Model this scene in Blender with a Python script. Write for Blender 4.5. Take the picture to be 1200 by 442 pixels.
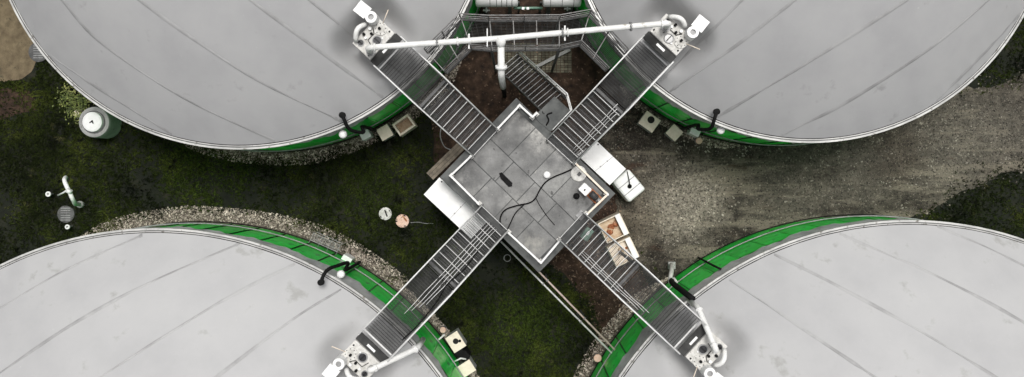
import bpy, math, random
import numpy as np
from mathutils import Vector, Matrix

random.seed(7)
rng = np.random.default_rng(11)
R = math.radians
PI = math.pi
sc = bpy.context.scene
for o in list(bpy.data.objects):
    bpy.data.objects.remove(o)

# ------------------------------------------------------------------ camera, world, sun, exposure
CAM_H = 37.0            # drone height above the ground, metres
FOC = 1024.0            # focal length in pixels of the 1200 px wide photograph
NX, NY = 606.0, 203.0   # the point straight below the drone
cam = bpy.data.cameras.new('camera')
cam.sensor_width = 36
cam.lens = 36 * FOC / 1200
cam.shift_x = (600 - NX) / 1200
cam.shift_y = -(221 - NY) / 1200
cam.clip_end = 2000
camo = bpy.data.objects.new('camera', cam)
camo.location = (0, 0, CAM_H)
sc.collection.objects.link(camo)
sc.camera = camo

SUN_EL, SUN_AZ = 73, 18      # degrees; azimuth clockwise from +Y
w = bpy.data.worlds.new('World')
sc.world = w
w.use_nodes = True
nt = w.node_tree
nt.nodes.clear()
sky = nt.nodes.new('ShaderNodeTexSky')
sky.sky_type = 'NISHITA'
sky.sun_disc = False
sky.sun_elevation = R(SUN_EL)
sky.sun_rotation = R(SUN_AZ)
sky.dust_density = 6
sky.ozone_density = 0.5
hs = nt.nodes.new('ShaderNodeHueSaturation')
hs.inputs['Saturation'].default_value = 0.12
bg = nt.nodes.new('ShaderNodeBackground')
bg.inputs['Strength'].default_value = 0.078
wo = nt.nodes.new('ShaderNodeOutputWorld')
nt.links.new(sky.outputs[0], hs.inputs['Color'])
nt.links.new(hs.outputs[0], bg.inputs['Color'])
nt.links.new(bg.outputs[0], wo.inputs['Surface'])

sun = bpy.data.lights.new('sun', 'SUN')
sun.energy = 1.5
sun.angle = R(18)
sun.color = (1, 0.975, 0.94)
suno = bpy.data.objects.new('sun', sun)
az, el = R(SUN_AZ), R(SUN_EL)
sd = Vector((math.sin(az) * math.cos(el), math.cos(az) * math.cos(el), math.sin(el)))
suno.rotation_euler = sd.to_track_quat('Z', 'Y').to_euler()
suno.location = sd * 60
sc.collection.objects.link(suno)

sc.view_settings.view_transform = 'Standard'
sc.view_settings.look = 'None'
sc.view_settings.gamma = 1
sc.view_settings.exposure = 0.5

# ------------------------------------------------------------------ helpers
C = sc.collection


def P(px, py, z=0.0):
    """survey point: where the photograph's pixel lies at height z"""
    k = (CAM_H - z) / FOC
    return Vector(((px - NX) * k, (NY - py) * k, z))


def new_obj(name, mesh, parent=None):
    o = bpy.data.objects.new(name, mesh)
    C.objects.link(o)
    if parent:
        o.parent = parent
    return o


def tag(o, label=None, cat=None, group=None, kind=None):
    if label: o['label'] = label
    if cat: o['category'] = cat
    if group: o['group'] = group
    if kind: o['kind'] = kind
    return o


def empty(name, loc, label=None, cat=None, group=None, rz=0.0):
    o = bpy.data.objects.new(name, None)
    o.empty_display_size = 0.2
    o.location = loc
    o.rotation_euler = (0, 0, rz)
    C.objects.link(o)
    return tag(o, label, cat, group)


def copy_tree(o, parent=None):
    c = o.copy()
    C.objects.link(c)
    c.parent = parent
    for ch in list(o.children):
        copy_tree(ch, c)
    return c


class MB:
    def __init__(s):
        s.v, s.f, s.smooth = [], [], []

    def add(s, vs, fs, smooth=False):
        b = len(s.v)
        s.v += [tuple(p) for p in vs]
        s.f += [tuple(i + b for i in f) for f in fs]
        s.smooth += [smooth] * len(fs)
        return s

    def box(s, c, size, rot=None, bev=0.0):
        c = Vector(c); hx, hy, hz = size[0] / 2, size[1] / 2, size[2] / 2
        M = rot if rot is not None else Matrix.Identity(3)
        if bev <= 0:
            q = [(-hx, -hy, -hz), (hx, -hy, -hz), (hx, hy, -hz), (-hx, hy, -hz), (-hx, -hy, hz), (hx, -hy, hz), (hx, hy, hz), (-hx, hy, hz)]
            fs = [(0, 3, 2, 1), (4, 5, 6, 7), (0, 1, 5, 4), (1, 2, 6, 5), (2, 3, 7, 6), (3, 0, 4, 7)]
            return s.add([c + M @ Vector(p) for p in q], fs)
        b = min(bev, hx * .9, hy * .9, hz * .9)
        # rounded in plan, chamfered top
        ring = []
        for sx, sy, a0 in ((1, 1, 0), (-1, 1, 90), (-1, -1, 180), (1, -1, 270)):
            for k in range(4):
                a = R(a0 + 30 * k)
                ring.append((sx * (hx - b), sy * (hy - b), math.cos(a), math.sin(a)))
        n = len(ring)
        vs = []
        for z, rr in ((-hz, b), (hz - b, b), (hz - b * .3, b * .7), (hz, 0)):
            for x, y, cx, cy in ring:
                vs.append(c + M @ Vector((x + cx * rr, y + cy * rr, z)))
        fs = []
        for l in range(3):
            for i in range(n):
                j = (i + 1) % n
                fs.append((l * n + i, l * n + j, (l + 1) * n + j, (l + 1) * n + i))
        fs.append(tuple(range(3 * n, 4 * n)))
        fs.append(tuple(reversed(range(n))))
        return s.add(vs, fs)

    def bar(s, a, b, wd, ht, up=Vector((0, 0, 1))):
        a, b = Vector(a), Vector(b)
        d = (b - a)
        L = d.length
        if L < 1e-6: return s
        d.normalize()
        if abs(d.dot(up)) > .99: up = Vector((0, 1, 0))
        y = up.cross(d).normalized()
        z = d.cross(y)
        M = Matrix((d, y, z)).transposed()
        return s.box((a + b) / 2, (L, wd, ht), M)

    def tube(s, pts, r, n=8, cap=True):
        pts = [Vector(p) for p in pts]
        rs = r if isinstance(r, (list, tuple)) else [r] * len(pts)
        vs, fs = [], []
        prev = None
        for i, p in enumerate(pts):
            d = (pts[min(i + 1, len(pts) - 1)] - pts[max(i - 1, 0)]).normalized()
            if prev is None:
                u = d.cross(Vector((0, 0, 1)))
                if u.length < .05: u = d.cross(Vector((0, 1, 0)))
            else:
                u = prev - d * prev.dot(d)
            u.normalize(); prev = u
            v = d.cross(u)
            for k in range(n):
                a = 2 * PI * k / n
                vs.append(p + (u * math.cos(a) + v * math.sin(a)) * rs[i])
        m = len(pts)
        for i in range(m - 1):
            for k in range(n):
                l = (k + 1) % n
                fs.append((i * n + k, (i + 1) * n + k, (i + 1) * n + l, i * n + l))
        s.add(vs, fs, True)
        if cap:
            b = len(s.v) - len(vs)
            s.f.append(tuple(b + k for k in range(n))); s.smooth.append(False)
            s.f.append(tuple(b + (m - 1) * n + k for k in reversed(range(n)))); s.smooth.append(False)
        return s

    def lathe(s, prof, c=(0, 0, 0), n=24, smooth=False, a0=0, a1=2 * PI):
        c = Vector(c)
        full = abs(a1 - a0 - 2 * PI) < 1e-6
        cnt = n if full else n + 1
        vs, fs = [], []
        for k in range(cnt):
            a = a0 + (a1 - a0) * k / n
            for r, z in prof:
                vs.append(c + Vector((r * math.cos(a), r * math.sin(a), z)))
        m = len(prof)
        for k in range(n):
            l = (k + 1) % cnt
            for i in range(m - 1):
                fs.append((k * m + i, l * m + i, l * m + i + 1, k * m + i + 1))
        return s.add(vs, fs, smooth)

    def build(s, name, mat, parent=None, world=True):
        """world=True: vertices are world points, parent an unrotated empty"""
        off = Vector((0, 0, 0))
        if world and parent is not None:
            q = parent
            while q is not None:
                off += q.location
                q = q.parent
        me = bpy.data.meshes.new(name)
        me.from_pydata([(x - off.x, y - off.y, z - off.z) for x, y, z in s.v], [], s.f)
        me.polygons.foreach_set('use_smooth', s.smooth)
        me.update()
        me.materials.append(mat)
        return new_obj(name, me, parent)

    def one(s, name, mat):
        """a thing that is a single mesh, origin at its base"""
        xs = [v[0] for v in s.v]; ys = [v[1] for v in s.v]; zs = [v[2] for v in s.v]
        c = Vector(((min(xs) + max(xs)) / 2, (min(ys) + max(ys)) / 2, min(zs)))
        s.v = [(x - c.x, y - c.y, z - c.z) for x, y, z in s.v]
        o = s.build(name, mat)
        o.location = c
        return o


def np_mesh(name, verts, faces, mat, parent=None, smooth=False):
    me = bpy.data.meshes.new(name)
    nv, nf, k = len(verts), len(faces), faces.shape[1]
    me.vertices.add(nv); me.loops.add(nf * k); me.polygons.add(nf)
    me.vertices.foreach_set('co', verts.astype(np.float32).ravel())
    me.loops.foreach_set('vertex_index', faces.astype(np.int32).ravel())
    me.polygons.foreach_set('loop_start', np.arange(nf, dtype=np.int32) * k)
    me.polygons.foreach_set('loop_total', np.full(nf, k, dtype=np.int32))
    me.polygons.foreach_set('use_smooth', np.full(nf, smooth))
    me.update(calc_edges=True)
    me.materials.append(mat)
    return new_obj(name, me, parent)


def spline(pts, k=6):
    out = []
    n = len(pts)
    for i in range(n - 1):
        p0, p1, p2, p3 = pts[max(i - 1, 0)], pts[i], pts[i + 1], pts[min(i + 2, n - 1)]
        for j in range(k):
            t = j / k
            out.append(.5 * ((2 * p1) + (p2 - p0) * t + (2 * p0 - 5 * p1 + 4 * p2 - p3) * t * t + (3 * p1 - p0 - 3 * p2 + p3) * t ** 3))
    out.append(pts[-1])
    return out


# ------------------------------------------------------------------ materials
def mat(name, cols, scale=4.0, detail=5, rough=.6, metal=0.0, bump=0.0, bscale=None, spots=None, island=0.0,
        objrand=0.0, stops=None, spec=.4, coord='Object', patches=None, streaks=None, pz=0.0, pw=2.6, stretch=None):
    """cols: 2 or 3 colours spread by noise; spots: (colour, scale, threshold, softness) wear marks;
    island/objrand: brightness spread between pieces; patches: list of (x, y, radius, colour, strength)"""
    m = bpy.data.materials.new(name)
    m.use_nodes = True
    t = m.node_tree
    N, L = t.nodes, t.links
    bs = N['Principled BSDF']
    bs.inputs['Roughness'].default_value = rough
    bs.inputs['Metallic'].default_value = metal
    bs.inputs['Specular IOR Level'].default_value = spec
    tc = N.new('ShaderNodeTexCoord')
    if coord == 'World':
        co = N.new('ShaderNodeNewGeometry').outputs['Position']
    else:
        co = tc.outputs[coord]
    if stretch:
        mp = N.new('ShaderNodeMapping')
        mp.inputs['Scale'].default_value = stretch
        L.new(co, mp.inputs['Vector']); co = mp.outputs[0]

    def noise(sc_, det=detail, r=.6):
        n = N.new('ShaderNodeTexNoise')
        n.inputs['Scale'].default_value = sc_
        n.inputs['Detail'].default_value = det
        n.inputs['Roughness'].default_value = r
        L.new(co, n.inputs['Vector'])
        return n
    n1 = noise(scale)
    cr = N.new('ShaderNodeValToRGB')
    els = cr.color_ramp.elements
    st = stops or ([.35, .65] if len(cols) == 2 else [.3, .5, .7])
    while len(els) < len(cols): els.new(.5)
    for e, c, p in zip(els, cols, st):
        e.position = p; e.color = (*c, 1)
    L.new(n1.outputs['Fac'], cr.inputs['Fac'])
    col = cr.outputs['Color']

    def mix(a, bcol, fac):
        mx = N.new('ShaderNodeMix'); mx.data_type = 'RGBA'
        L.new(fac, mx.inputs[0]); L.new(a, mx.inputs[6])
        if isinstance(bcol, tuple): mx.inputs[7].default_value = (*bcol, 1)
        else: L.new(bcol, mx.inputs[7])
        return mx.outputs[2]

    def rampf(fac, lo, hi):
        mr = N.new('ShaderNodeMapRange'); mr.interpolation_type = 'SMOOTHSTEP'
        mr.inputs['From Min'].default_value = lo; mr.inputs['From Max'].default_value = hi
        L.new(fac, mr.inputs['Value'])
        return mr.outputs[0]
    for (c, ang, fx, fy, th, so) in (streaks or []):
        mp = N.new('ShaderNodeMapping')
        mp.inputs['Rotation'].default_value = (0, 0, ang)
        mp.inputs['Scale'].default_value = (fx, fy, 1)
        L.new(co, mp.inputs['Vector'])
        ns = N.new('ShaderNodeTexNoise')
        ns.inputs['Scale'].default_value = 1.0; ns.inputs['Detail'].default_value = 9; ns.inputs['Roughness'].default_value = .68
        L.new(mp.outputs[0], ns.inputs['Vector'])
        col = mix(col, c, rampf(ns.outputs['Fac'], th, th + so))
    for (x, y, rad, c, stg) in (patches or []):
        vm = N.new('ShaderNodeVectorMath'); vm.operation = 'DISTANCE'
        nn = noise(.9, 4)
        vs = N.new('ShaderNodeVectorMath'); vs.operation = 'MULTIPLY_ADD'
        L.new(nn.outputs['Color'], vs.inputs[0])
        vs.inputs[1].default_value = (pw, pw, 0)
        L.new(co, vs.inputs[2])
        L.new(vs.outputs[0], vm.inputs[0])
        vm.inputs[1].default_value = (x + pw / 2, y + pw / 2, pz)
        f = rampf(vm.outputs['Value'], rad, rad * .15)
        nf = noise(7, 6, .7)
        mu = N.new('ShaderNodeMath'); mu.operation = 'MULTIPLY'
        r2 = rampf(nf.outputs['Fac'], .25, .7)
        L.new(f, mu.inputs[0]); L.new(r2, mu.inputs[1])
        mu2 = N.new('ShaderNodeMath'); mu2.operation = 'MULTIPLY'
        L.new(mu.outputs[0], mu2.inputs[0]); mu2.inputs[1].default_value = stg
        col = mix(col, c, mu2.outputs[0])
    for sp in (spots or []):
        c, s_, th, so = sp[:4]
        n = noise(s_, 6, .65)
        col = mix(col, c, rampf(n.outputs['Fac'], th, th + so))
    rnd = None
    if island > 0:
        g = N.new('ShaderNodeNewGeometry'); rnd = (g.outputs['Random Per Island'], island)
    elif objrand > 0:
        oi = N.new('ShaderNodeObjectInfo'); rnd = (oi.outputs['Random'], objrand)
    if rnd:
        mr = N.new('ShaderNodeMapRange')
        mr.inputs['To Min'].default_value = 1 - rnd[1]; mr.inputs['To Max'].default_value = 1 + rnd[1]
        L.new(rnd[0], mr.inputs['Value'])
        h = N.new('ShaderNodeHueSaturation')
        L.new(mr.outputs[0], h.inputs['Value']); L.new(col, h.inputs['Color'])
        col = h.outputs['Color']
    L.new(col, bs.inputs['Base Color'])
    if bump > 0:
        nb = noise(bscale or scale * 4, 6, .7)
        b = N.new('ShaderNodeBump')
        b.inputs['Strength'].default_value = bump
        b.inputs['Distance'].default_value = .05
        L.new(nb.outputs['Fac'], b.inputs['Height'])
        L.new(b.outputs[0], bs.inputs['Normal'])
    return m


M = {}
yp = lambda px, py: (P(px, py).x, P(px, py).y)
PLAT_Z0 = 3.9
yp4 = lambda px, py: (P(px, py, PLAT_Z0).x, P(px, py, PLAT_Z0).y)
M['membrane'] = mat('membrane', [(.38, .38, .385), (.415, .415, .418), (.44, .44, .44)], .45, 7, .55, bump=.06, bscale=1.6,
                    spots=[((0.36, 0.36, 0.36), 2.2, .62, .2), ((.47, .47, .465), 6.0, .66, .1), ((0.57, 0.57, 0.57), 17, .70, .04), ((0.33, 0.33, 0.32), .9, .60, .12)], spec=.3)
M['membrane_shaded'] = mat('membrane_shaded', [(.325, .325, .33), (.355, .355, .358), (.38, .38, .38)], .45, 7, .55, bump=.06, bscale=1.6,  # same membrane, shade of the south-facing upper slopes mixed into its grey
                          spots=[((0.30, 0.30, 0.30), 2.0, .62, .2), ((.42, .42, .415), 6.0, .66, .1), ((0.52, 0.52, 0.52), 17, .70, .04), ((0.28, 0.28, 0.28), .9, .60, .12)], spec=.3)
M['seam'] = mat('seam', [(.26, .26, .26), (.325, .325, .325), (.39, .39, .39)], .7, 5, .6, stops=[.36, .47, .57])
M['seam_shaded'] = mat('seam_shaded', [(.22, .22, .22), (.28, .28, .28), (.335, .335, .335)], .7, 5, .6, stops=[.36, .48, .60])  # weld copy darkened to go with the painted shade of the upper domes
M['clad'] = mat('green_cladding', [(.0, .48, .034), (.002, .64, .052), (.012, .75, .095)], 1.3, 5, .34, bump=.1, bscale=2.5,
                spots=[((.006, .14, .03), 1.7, .57, .10), ((.25, .7, .34), 4.2, .68, .08)], objrand=.22, spec=.5)
M['machine'] = mat('dark_machine_paint', [(.02, .02, .021), (.06, .06, .062)], 8, 5, .5, spots=[((.16, .08, .05), 6, .62, .08)])
M['skirt'] = mat('membrane_skirt', [(.30, .30, .31), (.47, .47, .48), (.64, .64, .64)], 1.6, 8, .4, bump=.7, bscale=2.0,
                 spots=[((.20, .20, .21), 2.6, .60, .12)], stretch=(1, 1, .4))
M['rim'] = mat('rim_metal', [(.36, .36, .35), (.56, .56, .54)], 1.5, 8, .4, metal=.1, spots=[((.16, .15, .13), 4, .58, .1)])
M['dark'] = mat('dark_rubber', [(.004, .004, .004), (.011, .011, .011)], 6, 4, .75, spec=.12)
M['galv'] = mat('galvanised_steel', [(.62, .62, .61), (.74, .74, .73), (.82, .82, .81)], 7, 5, .45,
                spots=[((.40, .38, .35), 9, .64, .12)])
M['galv_dull'] = mat('dull_galvanised', [(.20, .20, .20), (.33, .33, .33)], 6, 5, .55, metal=.3, spots=[((.12, .09, .07), 5, .62, .1)])
M['nosing'] = mat('worn_nosing', [(.46, .46, .455), (.64, .64, .63)], 6, 6, .5, spots=[((.18, .17, .16), 5, .6, .1)])
M['rail_dark'] = mat('weathered_rail', [(.13, .125, .12), (.26, .255, .25)], 5, 6, .5, metal=.2, spots=[((.10, .06, .045), 4, .58, .1)])
M['grate'] = mat('grating_steel', [(.065, .065, .066), (.12, .12, .12)], 3, 5, .65, spec=.25, objrand=.15)
M['grate_dark'] = mat('weathered_grating', [(.022, .022, .022), (.06, .06, .058)], 2, 5, .7, spec=.2, objrand=.15)
M['stringer'] = mat('stringer_steel', [(.06, .06, .06), (.12, .12, .12)], 4, 5, .55, spec=.3)
M['white'] = mat('white_paint', [(.74, .74, .73), (.84, .84, .83)], 4, 5, .4, spots=[((.42, .40, .36), 6, .66, .1)])
M['gasp'] = mat('white_gas_pipe', [(.66, .66, .64), (.80, .80, .78)], 2.5, 7, .35, spots=[((.40, .37, .31), 3, .60, .12), ((.22, .2, .17), 7, .68, .06)])
M['concrete'] = mat('concrete', [(.22, .22, .215), (.31, .31, .30), (.40, .40, .38)], 2.2, 7, .85, bump=.25, bscale=14,
                    spots=[((.13, .13, .12), 3.0, .58, .14)])
M['station'] = mat('cast_concrete_pale', [(.42, .41, .38), (.58, .57, .54), (.68, .67, .64)], 6, 7, .75, bump=.2, bscale=20,
                   spots=[((.2, .18, .15), 7, .60, .1)])
M['roofp'] = mat('roof_slab', [(.11, .11, .11), (.185, .185, .181), (.265, .265, .26)], 1.5, 10, .8, bump=.3, bscale=18, objrand=.18, coord='World',
                 spots=[((.27, .267, .255), .75, .56, .14), ((.065, .065, .063), 3.2, .63, .08), ((.33, .32, .30), 6.5, .67, .06)],
                 pz=PLAT_Z0, pw=1.4, patches=[(*yp4(638, 152), 1.1, (.50, .49, .46), .9), (*yp4(610, 235), 1.0, (.34, .335, .32), .8), (*yp4(655, 215), .9, (.30, .30, .285), .7), (*yp4(680, 232), .6, (.03, .028, .025), .9), (*yp4(612, 128), .5, (.03, .03, .028), .9), (*yp4(622, 290), .7, (.38, .37, .33), .7), (*yp4(548, 205), .9, (.075, .075, .075), .7)])
M['roofedge'] = mat('roof_edge', [(.07, .074, .074), (.125, .13, .126)], 2.5, 6, .8, spots=[((.25, .24, .2), 5, .64, .1)])
M['wood'] = mat('weathered_wood', [(.10, .085, .065), (.20, .17, .13)], 5, 6, .8, bump=.3, bscale=20, stretch=(1, 1, 1), objrand=.15)
M['cream'] = mat('cream_plastic', [(.72, .62, .50), (.84, .75, .63)], 4, 5, .6, spots=[((.30, .22, .13), 5, .62, .12)])
M['rust'] = mat('rust', [(.16, .05, .02), (.34, .12, .05), (.5, .3, .18)], 6, 6, .85, bump=.4, bscale=20)
M['tan'] = mat('tan_residue', [(.42, .30, .19), (.62, .50, .36)], 5, 6, .8, spots=[((.28, .1, .04), 4, .55, .12)])
M['pinkcap'] = mat('pale_pink_cap', [(.62, .40, .30), (.72, .52, .42)], 8, 4, .6)
M['pinkpipe'] = mat('pinkish_pipe', [(.42, .32, .28), (.58, .48, .43)], 4, 5, .5)
M['greenbox'] = mat('pale_green_metal', [(.10, .20, .15), (.22, .34, .27)], 6, 5, .5, spots=[((.4, .42, .38), 9, .64, .1)])
M['hole'] = mat('dark_opening', [(.008, .008, .008), (.02, .018, .015)], 5, 4, .9)
M['ibc'] = mat('white_plastic', [(.76, .76, .75), (.85, .85, .84)], 3, 5, .5, spots=[((.5, .49, .46), 5, .66, .12)])
M['ground'] = mat('turf_soil', [(.003, .004, .002), (.009, .011, .005), (.024, .022, .013)], 1.6, 8, .95, bump=.6, bscale=22, stops=[.35, .55, .75])
M['grass'] = mat('grass', [(.003, .0045, .0015), (.019, .027, .0045), (.060, .072, .013)], .5, 9, .8, island=.75, spec=.1, stops=[.36, .53, .70],
                 spots=[((.055, .052, .022), 1.1, .60, .12), ((.004, .005, .002), 2.3, .56, .10)],
                 patches=[(*yp(615, 385), 3.0, (.042, .068, .009), .7), (*yp(250, 205), 3.2, (.042, .066, .009), .7), (*yp(430, 225), 2.4, (.036, .054, .009), .6), (*yp(380, 210), 2.0, (.006, .008, .003), .7), (*yp(1150, 235), 4, (.010, .014, .004), .8), (*yp(30, 290), 3, (.008, .010, .004), .8), (*yp(20, 190), 2.6, (.008, .011, .004), .7)])
YP = [(*yp(800, 240), 2.6, (.44, .395, .32), .8), (*yp(752, 265), 1.6, (0.166, 0.136, 0.098), .6), (*yp(930, 228), 3.0, (0.153, 0.140, 0.112), .6), (*yp(1010, 205), 2.4, (0.140, 0.127, 0.104), .6), (*yp(1190, 150), 2.4, (0.140, 0.127, 0.104), .6),
                         (*yp(1120, 170), 3.6, (0.166, 0.152, 0.124), .7), (*yp(1050, 185), 1.6, (0.035, 0.022, 0.014), .6), (*yp(740, 140), 2.0, (0.013, 0.009, 0.006), .9),
                         (*yp(900, 190), 1.8, (0.019, 0.017, 0.014), .6), (*yp(775, 310), 1.2, (0.013, 0.009, 0.006), .8)]
YS = [((.17, .147, .112), R(-12), .16, 1.1, .51, .10), ((.022, .016, .011), R(-10), .22, .9, .55, .10), ((.050, .030, .020), R(-16), .3, .7, .60, .08)]
M['yard'] = mat('gravel_yard', [(.013, .0105, .008), (.052, .044, .034), (.13, .112, .088)], 2.2, 10, .95, bump=1.0, bscale=26, stops=[.33, .5, .68],
                spots=[((.22, .194, .152), 11, .60, .05), ((.007, .0055, .004), 13, .56, .06), ((.34, .315, .27), 26, .65, .04)],
                patches=YP, streaks=YS)
M['soil'] = mat('brown_soil', [(.010, .0055, .0035), (.036, .020, .012), (.088, .052, .033)], 3.2, 8, .95, bump=.8, bscale=24, stops=[.32, .52, .74],
                spots=[((.12, .09, .065), 9, .66, .06)])
M['border'] = mat('gravel_bed', [(.035, .027, .021), (.10, .08, .064), (.22, .185, .155)], 7, 9, .95, bump=.8, bscale=30)
M['pebble'] = mat('pebbles', [(.14, .115, .095), (.33, .28, .235), (.62, .55, .48)], 5, 5, .8, island=.65)
M['grit'] = mat('yard_stones', [(.016, .013, .010), (.075, .064, .051), (.34, .31, .265)], 1.3, 8, .85, island=.85, patches=YP, streaks=YS)
M['chips'] = mat('wood_chips', [(.03, .017, .011), (.085, .052, .034), (.22, .16, .115)], 4, 4, .85, island=.7)
M['sand'] = mat('sandy_soil', [(.10, .075, .045), (.18, .14, .085)], 2.5, 8, .95, bump=.6, bscale=22, spots=[((.05, .045, .03), 3, .58, .12)])
M['paver'] = mat('mossy_pavers', [(.045, .042, .028), (.10, .092, .065), (.15, .14, .105)], 3, 6, .9, island=.35)
M['leaf'] = mat('bush_leaves', [(.04, .06, .012), (.11, .14, .03), (.30, .30, .10)], 2.5, 4, .6, island=.6)
M['bark'] = mat('bark', [(.04, .03, .02), (.09, .07, .05)], 8, 4, .9)
M['pane'] = mat('dark_glass', [(.02, .02, .022), (.035, .035, .038)], 3, 3, .12, spec=.6)

# ------------------------------------------------------------------ tanks: positions
WALL_H = 5.0
TANKS = {
    'UL': dict(c=(282.2, -119.2), r=292.7, rise=3.6, mem='membrane_shaded'),
    'UR': dict(c=(947.5, -117.2), r=283.1, rise=3.6, mem='membrane_shaded'),
    'LL': dict(c=(184.4, 677.4), r=408.3, rise=4.7, mem='membrane'),
    'LR': dict(c=(1064.2, 665.4), r=405.8, rise=4.7, mem='membrane'),
}
for t in TANKS.values():
    t['R'] = t['r'] * (CAM_H - WALL_H) / FOC
    p = P(*t['c'], WALL_H)
    t['x'], t['y'] = p.x, p.y
PLAT_Z, LAND_Z, RAIL_H = 3.9, 6.3, 1.1
# stairways: (platform end, landing end) at hand-rail height, and where treads give way to the landing
WALKS = {
    'UL': ((568, 166.5), (454, 60), 2.60),
    'UR': ((657.5, 177), (772, 57), 2.55),
    'LL': ((579, 257), (437, 408), 2.75),
    'LR': ((671, 266.5), (812.5, 398), 2.65),
}
for k, (a, b, run) in WALKS.items():
    A = P(*a, PLAT_Z + RAIL_H); A.z = PLAT_Z
    B = P(*b, LAND_Z + RAIL_H); B.z = LAND_Z
    d = Vector((B.x - A.x, B.y - A.y, 0)); Lh = d.length; d.normalize()
    WALKS[k] = dict(A=A, B=B, d=d, n=Vector((-d.y, d.x, 0)), L=Lh, run=run)
WID = 1.34


def smooth(e0, e1, x):
    t = np.clip((x - e0) / (e1 - e0), 0, 1)
    return t * t * (3 - 2 * t)


def dome_z(key, x, y):
    t = TANKS[key]
    rr = np.hypot(x - t['x'], y - t['y']) / t['R']
    z = WALL_H + .10 + t['rise'] * (1 - np.clip(rr, 0, 1) ** 2.1)
    wk = WALKS[key]
    u = (x - wk['A'].x) * wk['d'].x + (y - wk['A'].y) * wk['d'].y
    v = (x - wk['A'].x) * wk['n'].x + (y - wk['A'].y) * wk['n'].y
    du = np.maximum(u - (wk['L'] + 1.15), 0); dv = np.maximum(np.abs(v) - .74, 0)
    dist = np.hypot(du, dv)
    m = 1 - smooth(0.0, .85, dist)
    low = np.minimum(z, WALL_H + .50 + .2 * dist)
    z = z * (1 - m) + low * m
    z = z + .016 * np.sin(x * 2.1 + y * 1.3) * np.sin(y * 1.7 - x * .6) * (1 - rr)
    an = np.arctan2(y - t['y'], x - t['x'])
    z = z + .022 * np.sin(an * 61 + 2.2 * np.sin(an * 7)) * np.exp(-((rr - .97) / .05) ** 2)
    return z


# ------------------------------------------------------------------ the ground
def zone_px(x, y):
    return NX + x * FOC / CAM_H, NY - y * FOC / CAM_H


def in_poly(poly, px, py):
    inside = np.zeros(px.shape, bool)
    n = len(poly)
    for i in range(n):
        x1, y1 = poly[i]; x2, y2 = poly[(i + 1) % n]
        c = ((y1 > py) != (y2 > py))
        with np.errstate(divide='ignore', invalid='ignore'):
            xi = (x2 - x1) * (py - y1) / (y2 - y1 + 1e-12) + x1
        inside ^= (c & (px < xi))
    return inside


def wob(x, y, f=1.0):
    return (np.sin(x * 1.7 * f + 1.3 * np.sin(y * 2.3 * f)) + np.sin(y * 1.9 * f + 1.1 * np.sin(x * 2.9 * f + 2)) + .6 * np.sin(x * 5.1 * f + y * 4.3 * f)) / 2.6


YARD = [(700, 160), (722, 138), (745, 110), (800, 90), (900, 60), (1060, 60), (1140, 100), (1215, 82), (1300, 50), (1420, 70), (1420, 205), (1260, 188), (1180, 205),
        (1122, 222), (1096, 244), (1060, 262), (1000, 330), (880, 360), (790, 345), (752, 318), (742, 296), (722, 250), (712, 210)]
SOIL = [(500, 60), (545, -40), (700, -40), (735, 60), (760, 120), (718, 190), (745, 300), (768, 350), (742, 400), (712, 425), (698, 400), (690, 358), (672, 338), (632, 300), (520, 215), (505, 150)]
SANDP = [(-120, -80), (30, -60), (44, 30), (46, 62), (38, 92), (10, 96), (-30, 88), (-120, 90)]


def sheet(name, poly, z, m, jag=.3, step=.22):
    """irregular patch of ground"""
    pts = []
    n = len(poly)
    for i in range(n):
        a = P(*poly[i]); b = P(*poly[(i + 1) % n])
        k = max(1, int((b - a).length / step))
        for j in range(k):
            p = a.lerp(b, j / k)
            p = p + Vector((wob(np.float64(p.x), np.float64(p.y), .45) * jag + random.uniform(-.05, .05), wob(np.float64(p.y), np.float64(p.x), .45) * jag + random.uniform(-.05, .05), 0))
            pts.append((p.x, p.y, z))
    mb = MB(); mb.add(pts, [tuple(range(len(pts)))])
    o = mb.build(name, m)
    if o.data.polygons[0].normal.z < 0: o.data.flip_normals()
    return tag(o, kind='structure')


g = MB(); g.add([(-400, -400, 0), (400, -400, 0), (400, 400, 0), (-400, 400, 0)], [(0, 1, 2, 3)])
tag(g.build('ground', M['ground']), kind='structure')
sheet('bare_soil', SOIL, .004, M['soil'])
sheet('gravel_yard', YARD, .008, M['yard'])
sheet('sandy_ground', SANDP, .004, M['sand'])
BAREP = [(-60, 108), (12, 103), (42, 116), (40, 132), (12, 141), (-60, 143)]
sheet('bare_soil', BAREP, .004, M['soil'])

# gravel beds round the tanks
BED_W = {'UL': .42, 'UR': .22, 'LL': .58, 'LR': .42}


def bed_width(key, a, x, y):
    base = BED_W[key]
    if key == 'LL': base = base * np.where(a < R(50), .42, 1.0)
    return base * (1 + .22 * wob(x * 1.0, y * 1.0, .3))


BED_ARC = {'UL': (R(236), R(330)), 'UR': (R(225), R(262)), 'LL': (R(5), R(122)), 'LR': (R(128), R(190))}
for key, t in TANKS.items():
    a0, a1 = BED_ARC[key]
    n = 220
    vs, fs = [], []
    for i in range(n + 1):
        a = a0 + (a1 - a0) * i / n
        ca, sa = math.cos(a), math.sin(a)
        ends = min(1, min(i, n - i) / 26)
        x, y = t['x'] + ca * t['R'], t['y'] + sa * t['R']
        wd = bed_width(key, a, np.float64(x), np.float64(y)) * ends + random.uniform(-.06, .06)
        vs += [(t['x'] + ca * (t['R'] - .3), t['y'] + sa * (t['R'] - .3), .012), (t['x'] + ca * (t['R'] + max(.02, wd)), t['y'] + sa * (t['R'] + max(.02, wd)), .012)]
    for i in range(n):
        fs.append((2 * i, 2 * i + 1, 2 * i + 3, 2 * i + 2))
    tag(MB().add(vs, fs).build('gravel_bed', M['border']), kind='structure')


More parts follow.
